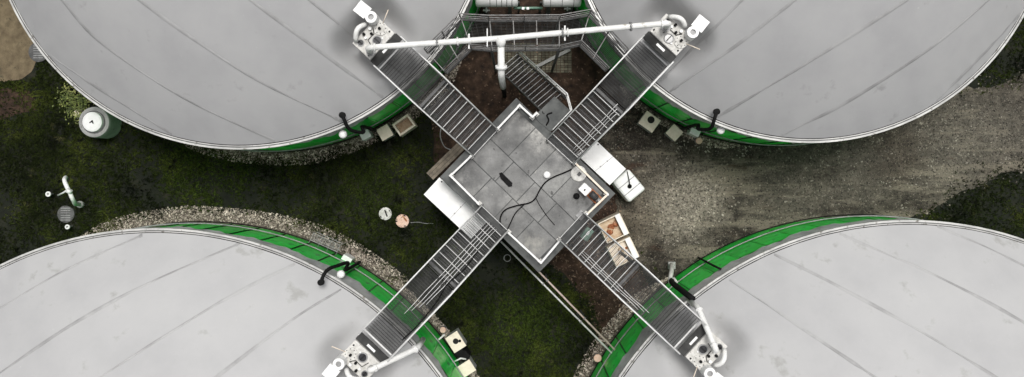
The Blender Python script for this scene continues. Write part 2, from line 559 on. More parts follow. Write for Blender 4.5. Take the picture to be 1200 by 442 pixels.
def scatter_stones(name, xs, ys, smin, smax, m, label, z0=.006, flat=.6):
    n = len(xs)
    base = np.array([(1, 0, 0), (.25, .9, .1), (-.8, .55, 0), (-.75, -.6, 0), (.3, -.95, .05), (0, .05, 1.0), (0, 0, -.5)], float)
    fc = np.array([(0, 1, 5), (1, 2, 5), (2, 3, 5), (3, 4, 5), (4, 0, 5)])
    s = rng.uniform(smin, smax, n) * rng.uniform(.7, 1.3, n)
    a = rng.uniform(0, 2 * PI, n)
    jit = rng.uniform(.7, 1.25, (n, 7, 3))
    v = base[None] * jit
    v = v * s[:, None, None] * np.array([1, .8, flat])[None, None]
    ca, sa = np.cos(a)[:, None], np.sin(a)[:, None]
    x = v[:, :, 0] * ca - v[:, :, 1] * sa + xs[:, None]
    y = v[:, :, 0] * sa + v[:, :, 1] * ca + ys[:, None]
    z = v[:, :, 2] + z0 + (s * .1)[:, None]
    V = np.stack([x, y, z], -1)[:, :6].reshape(-1, 3)
    F = (fc[None] + (np.arange(n) * 6)[:, None, None]).reshape(-1, 3)
    o = np_mesh(name, V, F, m)
    return tag(o, label, 'gravel', kind='stuff')


def tank_dist(x, y):
    d = np.full(x.shape, 1e9)
    for t in TANKS.values():
        d = np.minimum(d, np.hypot(x - t['x'], y - t['y']) - t['R'])
    return d


bed_lab = {'UL': 'pale pebbles along the foot of the upper left tank', 'UR': 'sparse pebbles along the foot of the upper right tank',
           'LL': 'pale pinkish pebbles round the foot of the lower left tank', 'LR': 'pebbles round the foot of the lower right tank'}
for key, t in TANKS.items():
    a0, a1 = BED_ARC[key]
    n = int(t['R'] * (a1 - a0) * BED_W[key] * 620)
    a = rng.uniform(a0, a1, n)
    x0, y0 = t['x'] + np.cos(a) * t['R'], t['y'] + np.sin(a) * t['R']
    ends = np.minimum(1, np.minimum(a - a0, a1 - a) / ((a1 - a0) * .12))
    wd = bed_width(key, a, x0, y0) * ends * 1.12 + .05
    rr = t['R'] + .05 + wd * rng.uniform(0, 1, n) ** .9
    scatter_stones('pebbles', t['x'] + np.cos(a) * rr, t['y'] + np.sin(a) * rr, .014, .042, M['pebble'], bed_lab[key], .014)

n = 26000
px = rng.uniform(690, 1230, n); py = rng.uniform(60, 360, n)
x = (px - NX) * CAM_H / FOC; y = (NY - py) * CAM_H / FOC
k = in_poly(YARD, px + rng.normal(0, 11, n), py + rng.normal(0, 11, n)) & (tank_dist(x, y) > .02) & (wob(x, y, .7) + rng.uniform(-1, 1, n) > -.35)
scatter_stones('yard_stones', x[k], y[k], .014, .050, M['grit'], 'loose grey stones scattered over the gravel yard', .008)

# wood chips and litter on the bare soil
n = 14000
px = rng.uniform(500, 770, n); py = rng.uniform(-20, 420, n)
x = (px - NX) * CAM_H / FOC; y = (NY - py) * CAM_H / FOC
k = in_poly(SOIL, px, py) & (tank_dist(x, y) > .05) & (rng.uniform(0, 1, n) < np.where(py > 240, 1, .25))
x, y = x[k], y[k]; n = len(x)
L_ = rng.uniform(.012, .05, n); W_ = rng.uniform(.006, .022, n); a = rng.uniform(0, PI, n)
q = np.array([(-1, -1, 0), (1, -1, .3), (1, 1, .3), (-1, 1, 0)], float)
v = np.stack([q[None, :, 0] * L_[:, None], q[None, :, 1] * W_[:, None], np.tile(q[None, :, 2] * .05, (n, 1)) + .012 + rng.uniform(0, .03, n)[:, None]], -1)
ca, sa = np.cos(a)[:, None], np.sin(a)[:, None]
V = np.stack([v[:, :, 0] * ca - v[:, :, 1] * sa + x[:, None], v[:, :, 0] * sa + v[:, :, 1] * ca + y[:, None], v[:, :, 2]], -1)
o = np_mesh('wood_chips', V.reshape(-1, 3), np.arange(n * 4).reshape(-1, 4), M['chips'])
tag(o, 'brown wood chips and litter on the bare soil', 'wood chips', kind='stuff')

# grass
n = 230000
px = rng.uniform(-50, 1250, n); py = rng.uniform(-30, 480, n)
x = (px - NX) * CAM_H / FOC; y = (NY - py) * CAM_H / FOC
td = tank_dist(x, y)
edge = wob(x, y, .8) * 9
jx, jy = rng.normal(0, 8, n), rng.normal(0, 8, n)
keep = (td > .05) & ~in_poly(YARD, px + edge + jx, py + edge * .6 + jy) & ~in_poly(SOIL, px + edge * .8 + jx * .7, py - edge * .5 + jy * .7) & ~in_poly(SANDP, px + edge * .5, py) & (~in_poly(BAREP, px + edge, py) | (rng.uniform(0, 1, n) < .25))
for key, t in TANKS.items():
    a = np.arctan2(y - t['y'], x - t['x']) % (2 * PI)
    a0, a1 = BED_ARC[key]
    r = np.hypot(x - t['x'], y - t['y']) - t['R']
    keep &= ~((a > a0) & (a < a1) & (r < BED_W[key] * (.75 + .35 * wob(x, y, 1.5) + rng.normal(0, .22, n))))
den = .62 + .45 * wob(x, y, .33) + .35 * wob(y, x, 1.1)
keep &= rng.uniform(0, 1, n) < np.clip(den, .10, 1)
x, y = x[keep], y[keep]; n = len(x)
nb = 4
bx = np.repeat(x, nb) + rng.normal(0, .03, n * nb); by = np.repeat(y, nb) + rng.normal(0, .03, n * nb)
a = rng.uniform(0, 2 * PI, n * nb); h = rng.uniform(.04, .12, n * nb); ln = rng.uniform(.04, .12, n * nb); wdt = rng.uniform(.012, .028, n * nb)
big = rng.uniform(0, 1, n * nb) < .03
ln = np.where(big, ln * 2.0, ln); wdt = np.where(big, wdt * 1.7, wdt); h = np.where(big, h * 1.6, h)
ca, sa = np.cos(a), np.sin(a)
V = np.stack([np.stack([bx - sa * wdt, by + ca * wdt, np.zeros_like(bx)], -1), np.stack([bx + sa * wdt, by - ca * wdt, np.zeros_like(bx)], -1),
              np.stack([bx + ca * ln, by + sa * ln, h], -1)], 1)
o = np_mesh('grass', V.reshape(-1, 3), np.arange(n * nb * 3).reshape(-1, 3), M['grass'])
tag(o, 'dark mossy grass between the tanks', 'grass', kind='stuff')

# ------------------------------------------------------------------ digester tanks
T_LAB = {'UL': 'grey domed green-walled tank filling the upper left, smaller than the one below',
         'UR': 'grey domed green-walled tank filling the upper right beside the gravel yard',
         'LL': 'large pale domed green-walled tank at lower left with wide pebble bed',
         'LR': 'large pale domed green-walled tank at lower right below the gravel yard'}
# the welds that the photograph shows, as surveyed points along each
SEAM = {
    'UL': [[(122, 108), (163, 134)], [(73, 0), (110, 43), (183, 96), (244, 130), (322, 165)], [(163, 0), (228, 47), (301, 94), (387, 136)], [(293, 0), (354, 45), (410, 86)], [(372, 8), (412, 40)]],
    'UR': [[(1155, 61), (1118, 98)], [(1159, 0), (1090, 57), (992, 120), (943, 145)], [(1045, 12), (967, 61), (935, 81), (890, 108)], [(914, 14), (862, 54), (813, 88)], [(870, 0), (837, 33)]],
    'LL': [[(0, 361), (78, 315.6), (160, 278.5)], [(0, 437), (45, 406), (90, 377), (165, 336), (272, 289)], [(119, 441), (189, 396), (272, 346), (346, 309)], [(255, 441), (342, 375), (395, 342)]],
    'LR': [[(1098, 265), (1159, 291), (1189, 306)], [(994, 278), (1044, 300), (1076, 313), (1150, 350), (1193, 374)], [(907, 298), (968, 328), (1037, 365), (1080, 389), (1120, 413), (1159, 437)],
           [(855, 328), (894, 354), (946, 389), (994, 421)]]}


def ground_hit(key, px, py):
    """point of the dome surface that the survey pixel shows"""
    z = 5.6
    for _ in range(30):
        p = P(px, py, z)
        z = .5 * z + .5 * float(dome_z(key, np.float64(p.x), np.float64(p.y)))
    return P(px, py, z)


for key, t in TANKS.items():
    Rr = t['R']
    root = empty('digester_tank', (t['x'], t['y'], 0), T_LAB[key], 'tank', 'domed digester tanks')
    MB().lathe([(Rr - .16, 0), (Rr - .16, WALL_H - .02), (Rr - .6, WALL_H - .02)], n=128, smooth=False).build('wall', M['concrete'], root, False)
    # cladding sheets
    npan = int(round(2 * PI * Rr / 1.15))
    da = 2 * PI / npan
    pm = MB()
    prof_a = [-.5, -.46, -.44, -.2, 0, .2, .44, .462]
    prof_r = [.035, .035, .0, .004, .006, .004, .0, .0]
    vs, fs = [], []
    for fa, fr in zip(prof_a, prof_r):
        a = fa * da
        for z in (0.0, 1.75, 1.78, 3.75):
            rr = Rr - .06 + fr + (.012 if z in (1.78, 3.75) else 0)
            vs.append((rr * math.cos(a), rr * math.sin(a), z))
    for i in range(len(prof_a) - 1):
        for j in range(3):
            fs.append((i * 4 + j, (i + 1) * 4 + j, (i + 1) * 4 + j + 1, i * 4 + j + 1))
    first = pm.add(vs, fs).build('cladding_panel', M['clad'], root, False)
    for i in range(1, npan):
        c = first.copy(); C.objects.link(c); c.parent = root; c.rotation_euler = (0, 0, i * da)
    # loose membrane skirt with an uneven hem
    n = 320
    vs, fs = [], []
    ph = random.uniform(0, 6)
    for i in range(n):
        a = 2 * PI * i / n
        hem = WALL_H - (.85 if key[0] == 'U' else 1.15) - .22 * math.sin(a * 9 + ph) - .12 * math.sin(a * 23 + 2 * ph) - .05 * math.sin(a * 71)
        for j, f in enumerate((0, .25, .5, .75, 1)):
            z = WALL_H + .02 + (hem - WALL_H - .02) * f
            rr = Rr + .02 + (.025 * math.sin(a * 57 + 3 * f + ph) + .018 * math.sin(a * 131 + 5 * f)) * f
            vs.append((rr * math.cos(a), rr * math.sin(a), z))
    for i in range(n):
        k = (i + 1) % n
        for j in range(4):
            fs.append((i * 5 + j, i * 5 + j + 1, k * 5 + j + 1, k * 5 + j))
    MB().add(vs, fs, True).build('skirt', M['skirt'], root, False)
    # clamping rail, its dark gasket and the wall cables
    MB().lathe([(Rr - .09, WALL_H + .02), (Rr - .09, WALL_H + .15), (Rr + .06, WALL_H + .15), (Rr + .06, WALL_H - .06), (Rr + .03, WALL_H - .06)], n=160).build('clamping_rail', M['rim'], root, False)
    MB().lathe([(Rr - .125, WALL_H + .04), (Rr - .125, WALL_H + .165), (Rr - .085, WALL_H + .165), (Rr - .085, WALL_H + .04)], n=160).build('gasket', M['dark'], root, False)
    MB().lathe([(Rr - .045, WALL_H + .145), (Rr - .045, WALL_H + .165), (Rr - .012, WALL_H + .165), (Rr - .012, WALL_H + .145)], n=160).build('bolt_strip', M['stringer'], root, False)
    for z, rad, mm in ((1.55, .028, 'galv_dull'), (.42, .022, 'dark')):
        pts = [(math.cos(2 * PI * i / 128) * (Rr + .035), math.sin(2 * PI * i / 128) * (Rr + .035), z + .02 * math.sin(i * .7)) for i in range(129)]
        MB().tube(pts, rad, 6, False).build('tension_cable', M[mm], root, False)
    # membrane
    nr, na = 60, 400
    rr = np.concatenate([[0], np.linspace(.04, 1, nr)]) * (Rr - .11)
    aa = np.arange(na) * 2 * PI / na
    X = t['x'] + rr[1:, None] * np.cos(aa)[None]; Y = t['y'] + rr[1:, None] * np.sin(aa)[None]
    Z = dome_z(key, X, Y)
    V = np.concatenate([[[0, 0, float(dome_z(key, np.float64(t['x']), np.float64(t['y'])))]], np.stack([X - t['x'], Y - t['y'], Z], -1).reshape(-1, 3)])
    fs = []
    for j in range(na):
        fs.append((0, 1 + j, 1 + (j + 1) % na, 1 + (j + 1) % na))
    F = []
    for i in range(nr - 1):
        for j in range(na):
            k = (j + 1) % na
            F.append((1 + i * na + j, 1 + (i + 1) * na + j, 1 + (i + 1) * na + k, 1 + i * na + k))
    mb = MB(); mb.v = [tuple(q) for q in V]
    mb.f = [(0, 1 + j, 1 + (j + 1) % na) for j in range(na)] + F
    mb.smooth = [True] * len(mb.f)
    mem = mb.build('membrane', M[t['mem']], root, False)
    # welds between the membrane's strips
    for line in SEAM[key]:
        h = [ground_hit(key, *q) for q in line]
        h = [Vector((q.x, q.y, 0)) for q in h]
        # run on to the rim at both ends
        for end in (0, 1):
            a_, b_ = (h[1], h[0]) if end == 0 else (h[-2], h[-1])
            dd = (b_ - a_).normalized()
            q = b_.copy()
            ext = []
            for st_ in (.5, .1):
                while len(ext) < 60:
                    q2 = q + dd * st_
                    if math.hypot(q2.x - t['x'], q2.y - t['y']) > Rr - .14: break
                    q = q2
                    ext.append(q.copy())
            h = (list(reversed(ext)) + h) if end == 0 else (h + ext)
        hs_ = spline(h, 6)
        vs, fs = [], []
        for k, q in enumerate(hs_):
            dd = (hs_[min(k + 1, len(hs_) - 1)] - hs_[max(k - 1, 0)]).normalized()
            hw = .045 + .016 * math.sin(k * .23 + len(line)) + .008 * math.sin(k * .71)
            for sgn, up_ in ((-1, .003), (-.35, .016), (.35, .016), (1, .003)):
                cx = q.x - dd.y * hw * sgn; cy = q.y + dd.x * hw * sgn
                z = float(dome_z(key, np.float64(cx), np.float64(cy)))
                vs.append((cx - t['x'], cy - t['y'], z + up_ + .004))
        for k in range(len(hs_) - 1):
            for e_ in range(3):
                fs.append((4 * k + e_, 4 * k + e_ + 1, 4 * k + e_ + 5, 4 * k + e_ + 4))
        so = MB().add(vs, fs, True).build('weld', M['seam_shaded' if key[0] == 'U' else 'seam'], mem, False)
        if so.data.polygons[0].normal.z < 0: so.data.flip_normals()


# ------------------------------------------------------------------ railings, gratings
def railing(root, pts, h=RAIL_H, post_gap=1.1, r=.022, mid=(.55,), m='galv', posts=True, kick=0.0):
    pts = [Vector(p) for p in pts]
    up = Vector((0, 0, h))
    MB().tube([p + up for p in pts], r, 8).build('handrail', M[m], root)
    for f in mid:
        MB().tube([p + up * f for p in pts], r * .75, 6).build('mid_rail', M[m], root)
    if kick:
        b = MB()
        for p, q in zip(pts, pts[1:]): b.bar(p + Vector((0, 0, kick / 2)), q + Vector((0, 0, kick / 2)), .008, kick)
        b.build('kick_plate', M['galv_dull'], root)
    if posts:
        for p, q in zip(pts, pts[1:]):
            L = (q - p).length
            k = max(1, int(round(L / post_gap)))
            for j in range(k + (1 if q is pts[-1] else 0)):
                c = p.lerp(q, j / k)
                MB().bar(c - Vector((0, 0, .06)), c + up, .036, .036).build('post', M[m], root)


def grating_mesh(L, W, sp=.05, bw=.012, bh=.03, cross=.2):
    """bars along x (length L), joined by cross bars; centred, top at z=0"""
    b = MB()
    n = max(2, int(W / sp))
    for i in range(n + 1):
        y = -W / 2 + W * i / n
        b.box((0, y, -bh / 2), (L, bw, bh))
    m = max(1, int(L / cross))
    for i in range(m + 1):
        b.box((-L / 2 + L * i / m, 0, -bh / 2 - .002), (bw, W, bh * .8))
    return b


def place(o, loc, d, tilt=0.0):
    o.location = loc
    o.rotation_euler = (0, tilt, math.atan2(d.y, d.x))


def stairway(key, label):
    wk = WALKS[key]
    A, B, d, nrm = wk['A'], wk['B'], wk['d'], wk['n']
    root = empty('steel_stairway', A, label, 'stairway', 'stairways from the platform up to the tanks')
    run, L = wk['run'], wk['L']
    nst = 9
    step = run / nst
    rise = (LAND_Z - PLAT_Z) / (nst + 1)
    # treads: a grating each, with a bright nosing
    gm = grating_mesh(step - .03, WID - .12, .045, .014, .03, .09)
    ex = None
    for i in range(nst):
        c = A + d * (step * (i + .5)) + Vector((0, 0, rise * (i + 1)))
        if ex is None:
            ex = gm.build('tread', M['grate'], root, False)
            nb = MB().box((-(step - .03) / 2 - .012, 0, -.03), (.022, WID - .07, .06)).build('nosing', M['nosing'], ex, False)
            o = ex
        else:
            o = copy_tree(ex, root)
        place(o, c - A, d)
    # landing gratings
    rem = L - run
    npn = max(2, int(round(rem / .9)))
    pl = rem / npn
    gl = grating_mesh(pl - .02, WID - .10, .030, .014, .03, .10)
    ex = None
    for i in range(npn):
        c = A + d * (run + pl * (i + .5)); c.z = LAND_Z
        if ex is None:
            ex = gl.build('landing_grating', M['grate_dark'], root, False); o = ex
        else:
            o = ex.copy(); C.objects.link(o); o.parent = root
        place(o, c - A, d)
    S1 = A + d * run; S1.z = LAND_Z
    for sg in (-1, 1):
        e = nrm * (sg * (WID / 2 - .015))
        b = MB()
        b.bar(A + e + Vector((0, 0, -.02)), S1 + e + Vector((0, 0, -.06)), .03, .22)
        b.bar(S1 + e + Vector((0, 0, -.08)), B + e + Vector((0, 0, -.08)), .03, .2)
        b.build('stringer', M['stringer'], root)
        r = [A + nrm * (sg * WID / 2), S1 + nrm * (sg * WID / 2), B + nrm * (sg * WID / 2)]
        railing(root, r, post_gap=1.25, r=.023, mid=(.52,), kick=0)
    # end gate bar and the landing's legs
    MB().bar(B + nrm * (WID / 2) + Vector((0, 0, .03)), B - nrm * (WID / 2) + Vector((0, 0, .03)), .05, .05).build('end_bar', M['galv'], root)
    for sg in (-1, 1):
        c = A + d * (run - .15) + nrm * (sg * (WID / 2 - .1))
        MB().bar(Vector((c.x, c.y, 0)), Vector((c.x, c.y, LAND_Z - .2)), .1, .1).build('leg', M['stringer'], root)
    MB().bar(A + d * (run - .15) + nrm * (WID / 2) + Vector((0, 0, LAND_Z - PLAT_Z - .2)), A + d * (run - .15) - nrm * (WID / 2) + Vector((0, 0, LAND_Z - PLAT_Z - .2)), .1, .1).build('cross_beam', M['stringer'], root)
    return root


ST = {}
ST['UL'] = stairway('UL', 'steel stairway with bright treads from platform to upper left tank')
ST['UR'] = stairway('UR', 'steel stairway with bright treads from platform to upper right tank')
ST['LL'] = stairway('LL', 'steel stairway carrying thin conduits from platform to lower left tank')
ST['LR'] = stairway('LR', 'steel stairway over the stained bins from platform to lower right tank')
# thin conduits lying along two of the stairways
for key, lats, u0, u1 in (('LL', (-.02, .10, .22, .33), .25, 4.5), ('UR', (-.30, -.40, -.5), .3, 2.5), ('LR', (-.38, -.46, -.54), .9, 3.9)):
    wk = WALKS[key]
    for j, la in enumerate(lats):
        pts = []
        for i in range(9):
            u = u0 + (u1 - u0) * i / 8 * (1 - .06 * j)
            z = (PLAT_Z + (LAND_Z - PLAT_Z) * min(1, u / wk['run']) if u < wk['run'] else LAND_Z) + (.25 - .22 * u / wk['run'] if u < wk['run'] else .03)
            p = wk['A'] + wk['d'] * u + wk['n'] * (la + .012 * math.sin(i * 1.9 + j)); p.z = z
            pts.append(p)
        MB().tube(pts, .010, 6).build('conduit', M['galv'], ST[key])
    
wk = WALKS['LL']
pts = []
for u, la in ((1.2, .35), (2.0, .45), (2.7, .36), (3.3, .50), (4.0, .58), (4.6, .60), (5.2, .57)):
    p = wk['A'] + wk['d'] * u + wk['n'] * la
    p.z = (PLAT_Z + (LAND_Z - PLAT_Z) * u / wk['run'] + .25 - .22 * u / wk['run']) if u < wk['run'] else LAND_Z + .04
    pts.append(p)
MB().tube(spline(pts), .022, 6).build('black_cable', M['dark'], ST['LL'])

# ------------------------------------------------------------------ relief stations on the domes, one at the head of each stairway
def station(label):
    root = empty('relief_station', (0, 0, 0), label, 'relief station', 'relief stations at the heads of the stairways')
    D, Wd, H = .84, 1.26, .95
    s = lambda sv, tv: (.36 + tv * D, Wd / 2 - sv * Wd)     # fractions of the box -> local x, y
    b = MB().box((.36 + D / 2, 0, H / 2 - .25), (D, Wd, H + .9), bev=.03)
    b.v = [(x, y, z) for x, y, z in b.v]
    base = b.build('base_box', M['station'], root, False)
    top = H / 2 - .25 + (H + .9) / 2
    MB().box((.20, 0, top - .14), (.30, Wd + .06, .05)).build('step_plate', M['grate_dark'], root, False)
    MB().box((.22, -.03, top - .105), (.085, .36, .012)).build('name_plate', M['white'], root, False)

    def manhole(sv, tv, r, depth, rim='galv_dull'):
        x, y = s(sv, tv)
        o = MB().lathe([(r * .8, top + .004), (r * .8, top + .05), (r, top + .05), (r, top)], (x, y, 0), 20).build('manhole', M[rim], root, False)
        c = MB().lathe([(.001, top + .012), (r * .8, top + .012)], (x, y, 0), 20).build('glass', M['pane'], o, False)
        MB().box((x, y, top + .03), (r * 1.4, .03, .02)).build('wiper', M['dark'], o, False)
    manhole(.52, .31, .175, 0)
    manhole(.17, .74, .12, 0)
    x, y = s(.82, .54)
    f = MB().lathe([(.001, top + .07), (.13, top + .07), (.13, top + .05), (.23, top + .05), (.23, top)], (x, y, 0), 24).build('flange', M['station'], root, False)
    for k in range(8):
        a = k * PI / 4
        MB().lathe([(.001, top + .075), (.018, top + .075), (.018, top + .05)], (x + .18 * math.cos(a), y + .18 * math.sin(a), 0), 6).build('bolt', M['stringer'], f, False)
    MB().lathe([(.001, top + .16), (.05, top + .16), (.05, top + .07)], (x + .02, y + .02, 0), 10).build('knob', M['dark'], f, False)
    # bent overflow pipe
    pts = []
    a0 = Vector((*s(.12, .92), top + .12)); a3 = Vector((*s(.62, 1.08), top + .16))
    for i in range(9):
        f_ = i / 8
        p = a0.lerp(a3, f_); p.z += .22 * math.sin(f_ * PI); p.x += .10 * math.sin(f_ * PI)
        pts.append(p)
    MB().tube(pts, .085, 10).build('bent_pipe', M['gasp'], root, False)
    # relief valve: round pot with a square weather hood
    x, y = s(.87, 1.02)
    MB().lathe([(.10, top + .42), (.10, top + .52), (.20, top + .52), (.21, top + .45), (.21, top - .3)], (x, y, 0), 20).build('valve_pot', M['white'], root, False)
    MB().lathe([(.001, top + .45), (.10, top + .45)], (x, y, 0), 16).build('valve_seat', M['galv_dull'], root, False)
    hx, hy = s(.86, 1.42)
    hx += .05
    MB().box((hx, hy, top + .46), (.46, .44, .13), Matrix.Rotation(.08, 3, 'Z')).build('weather_hood', M['white'], root, False)
    MB().bar((hx - .3, hy, top + .36), (hx + .1, hy, top + .40), .14, .12).build('hood_arm', M['white'], root, False)
    # sampling lance and small fittings
    lx, ly = s(1.0, .62)
    MB().tube([(lx, ly + .04, top + .05), (lx + .12, ly - .42, top + .3)], .016, 6).build('lance', M['cream'], root, False)
    for sv, tv, r_, h_ in ((.36, .72, .045, .1), (.55, .68, .05, .07), (.66, .22, .035, .05), (.40, .88, .05, .14), (.93, .2, .03, .05), (.06, .15, .03, .06), (.63, .85, .06, .12)):
        x, y = s(sv, tv)
        MB().lathe([(.001, top + h_), (r_, top + h_), (r_, top)], (x, y, 0), 10).build('fitting', random.choice([M['dark'], M['galv'], M['galv_dull']]), root, False)
    MB().tube([Vector((*s(.3, .3), top + .03)), Vector((*s(.36, .6), top + .05)), Vector((*s(.6, .6), top + .04)), Vector((*s(.7, .8), top + .04))], .014, 6).build('cable', M['dark'], root, False)
    return root


S0 = station('')
S_LAB = {'UL': 'pale valve box with square white hood on the upper left dome', 'UR': 'pale valve box with square white hood on the upper right dome',
         'LL': 'pale valve box with round manholes on the lower left dome', 'LR': 'pale valve box with round manholes on the lower right dome'}
ST_TOP = 1.15
for i, key in enumerate(('UL', 'UR', 'LL', 'LR')):
    wk = WALKS[key]
    o = S0 if i == 0 else copy_tree(S0)
    o['label'] = S_LAB[key]
    B = wk['B'] + wk['d'] * -.02
    o.location = (B.x, B.y, LAND_Z - .55)
    o.rotation_euler = (0, 0, math.atan2(wk['d'].y, wk['d'].x))


def st_pt(key, sv, tv, z):
    wk = WALKS[key]
    p = wk['B'] + wk['d'] * (.34 + tv * .84) + wk['n'] * (.63 - sv * 1.26)
    p.z = z
    return p


# ------------------------------------------------------------------ pump house with the roof platform
cL, cT, cR, cB = P(515, 207, PLAT_Z), P(605, 116, PLAT_Z), P(721.5, 226, PLAT_Z), P(632, 320, PLAT_Z)
ctr = (cL + cT + cR + cB) / 4
root = empty('pump_house', (ctr.x, ctr.y, 0), 'grey pump house whose slab roof is the central platform', 'building')
du = (cB - cL).normalized(); lu = ((cB - cL).length + (cR - cT).length) / 2
dv = Vector((-du.y, du.x, 0)); lv = ((cT - cL).length + (cR - cB).length) / 2
Mr = Matrix((du, dv, Vector((0, 0, 1)))).transposed()


def uv(u, v, z):
    """platform coordinates: u 0..lu along the long side, v 0..lv"""
    p = Vector((ctr.x, ctr.y, 0)) + du * (u - lu / 2) + dv * (v - lv / 2)
    p.z = z
    return p


for (u, v, a, b) in ((lu / 2, .2, lu - .3, .18), (lu / 2, lv - .2, lu - .3, .18), (.2, lv / 2, .18, lv - .6), (lu - .2, lv / 2, .18, lv - .6)):
    MB().box(uv(u, v, PLAT_Z / 2 - .1), (a, b, PLAT_Z - .2), Mr).build('wall', M['concrete'], root)
MB().box(uv(lu / 2, lv / 2, PLAT_Z - .13), (lu, lv, .18), Mr).build('roof_slab', M['roofedge'], root)
dr = MB().box(uv(lu * .4, lv - .09, 1.05), (.95, .05, 2.05), Mr).build('door', M['galv_dull'], root)
MB().box(uv(lu * .4 + .36, lv - .05, 1.0), (.03, .06, .14), Mr).build('handle', M['dark'], dr)
# roof panels
us = [.33, 1.36, 2.42, 3.50, 4.62]
us = [q * lu / 4.95 for q in us]
vs_ = [.33, 1.33, 2.36, lv - .30]
for i in range(4):
    for j in range(3):
        o_ = [.0, .18, -.12][j] if 0 < i < 4 else 0
        o2 = [.0, .18, -.12][j] if i < 3 else 0
        a0, a1 = us[i] + (o_ if i else 0), us[i + 1] + o2
        b0, b1 = vs_[j], vs_[j + 1]
        c = uv((a0 + a1) / 2, (b0 + b1) / 2, PLAT_Z - .02 + random.uniform(-.006, .006))
        MB().box(c, (a1 - a0 - .034, b1 - b0 - .034, .05), Mr @ Matrix.Rotation(random.uniform(-.004, .004), 3, 'Z')).build('roof_panel', M['roofp'], root)
# guard rails of the platform between the openings for the stairways
RZ = PLAT_Z + .02


def rp(px, py):
    p = P(px, py, RZ + .55); p.z = RZ
    return p


def guard(pts, m='galv'):
    pts = [rp(*q) for q in pts]
    b = MB()
    for p, q in zip(pts, pts[1:]): b.bar(p + Vector((0, 0, .55)), q + Vector((0, 0, .55)), .068, .05)
    b.build('guard_rail', M[m], root)
    b = MB()
    for p, q in zip(pts, pts[1:]): b.bar(p + Vector((0, 0, .06)), q + Vector((0, 0, .06)), .03, .12)
    b.build('toe_board', M['galv_dull'], root)
    for k, p in enumerate(pts):
        MB().bar(p, p + Vector((0, 0, .6)), .07, .07).build('post', M['galv'], root)
        MB().box(p + Vector((0, 0, .03)), (.16, .16, .05), Mr).build('base_plate', M['station'], root)


guard([(552, 183), (528, 206), (561, 239)])
guard([(583, 151), (609, 123.5), (624, 137), (629, 133)])
guard([(674, 191), (712, 228), (688, 251)], 'cream')
guard([(656, 282), (634, 308), (596, 273)])
MB().box(uv(lu * .93, lv * .64, PLAT_Z + .05), (.3, .3, .06), Mr).build('sump_cover', M['galv_dull'], root)


def rest_platform(z=.0):
    return PLAT_Z + .012 + z


zt = PLAT_Z + .012
# things on the platform
p = P(641, 205, zt + .1); p.z = zt
b = MB().lathe([(.001, .13), (.05, .15), (.12, .12), (.14, .06), (.13, 0)], p, 20, True).one('roof_vent', M['white'])
tag(b, 'small round white vent cap near the middle of the platform', 'vent')
r_ = empty('round_hatch', P(678, 203.5, zt) , 'round pale hatch beside the pinkish guard rail on the platform', 'hatch')
MB().lathe([(.001, .07), (.27, .07), (.3, .05), (.3, 0)], n=28).build('lid', M['station'], r_, False)
MB().box((.02, -.02, .09), (.12, .15, .05), Mr).build('handle', M['stringer'], r_, False)
r_ = empty('junction_box', P(685, 222, zt), 'white box with a ridged lid and black cable on the platform', 'box')
MB().box((0, 0, .14), (.40, .36, .28), Mr, bev=.04).build('body', M['white'], r_, False)
for k in (-1, 1):
    MB().box(Mr @ Vector((.09 * k, 0, .295)), (.12, .34, .03), Mr).build('lid_ridge', M['white'], r_, False)
MB().box(Mr @ Vector((.0, -.02, .297)), (.05, .07, .03), Mr).build('latch', M['dark'], r_, False)
p = P(675.5, 230, zt)
vs, fs = [], []
tag(MB().lathe([(.001, .10), (.05, .11), (.10, .07), (.13, 0)], p, 9).one('cable_gland', M['dark']), 'small black lump beside the white box on the platform', 'cable gland')
# pump set in the right corner of the platform
r_ = empty('pump_set', P(697, 231, zt), 'dark rusty pump set in the right corner of the platform', 'pump')
MB().box((0, 0, .03), (.62, .34, .06), Mr).build('base_plate', M['rust'], r_, False)
ax_ = Mr @ Vector((1, 0, 0))
MB().tube([ax_ * -.24 + Vector((0, 0, .19)), ax_ * .08 + Vector((0, 0, .19))], .12, 14).build('motor', M['machine'], r_, False)
for k in range(5):
    q = ax_ * (-.2 + .055 * k) + Vector((0, 0, .19))
    MB().tube([q, q + ax_ * .012], .135, 14).build('cooling_fin', M['stringer'], r_, False)
MB().tube([ax_ * .10 + Vector((0, 0, .17)), ax_ * .24 + Vector((0, 0, .17))], .10, 14).build('pump_body', M['galv_dull'], r_, False)
MB().tube([ax_ * .17 + Vector((0, 0, .2)), ax_ * .17 + Vector((0, 0, .42))], .045, 10).build('outlet', M['galv_dull'], r_, False)
# dark board lying on the slabs
q = [P(585, 203, zt), P(588, 202, zt), P(600.5, 214.5, zt), P(600, 218.5, zt), P(596, 219, zt), P(586.5, 209, zt)]
b = MB(); n = len(q)
b.add([v + Vector((0, 0, .012)) for v in q] + [v + Vector((0, 0, .045)) for v in q], [tuple(range(n - 1, -1, -1)), tuple(range(n, 2 * n))] + [(i, (i + 1) % n, n + (i + 1) % n, n + i) for i in range(n)])
tag(b.one('rubber_mat', M['dark']), 'narrow black rubber mat lying on the platform slabs', 'mat')
# the hose that snakes across the platform
pts = [(671, 198), (660, 203), (650, 207), (640, 213), (633, 222), (627, 233), (620, 238), (606, 241), (594, 245), (588, 251), (586, 260), (589, 268)]
P3 = [P(a, b_, zt + .03) for a, b_ in pts]


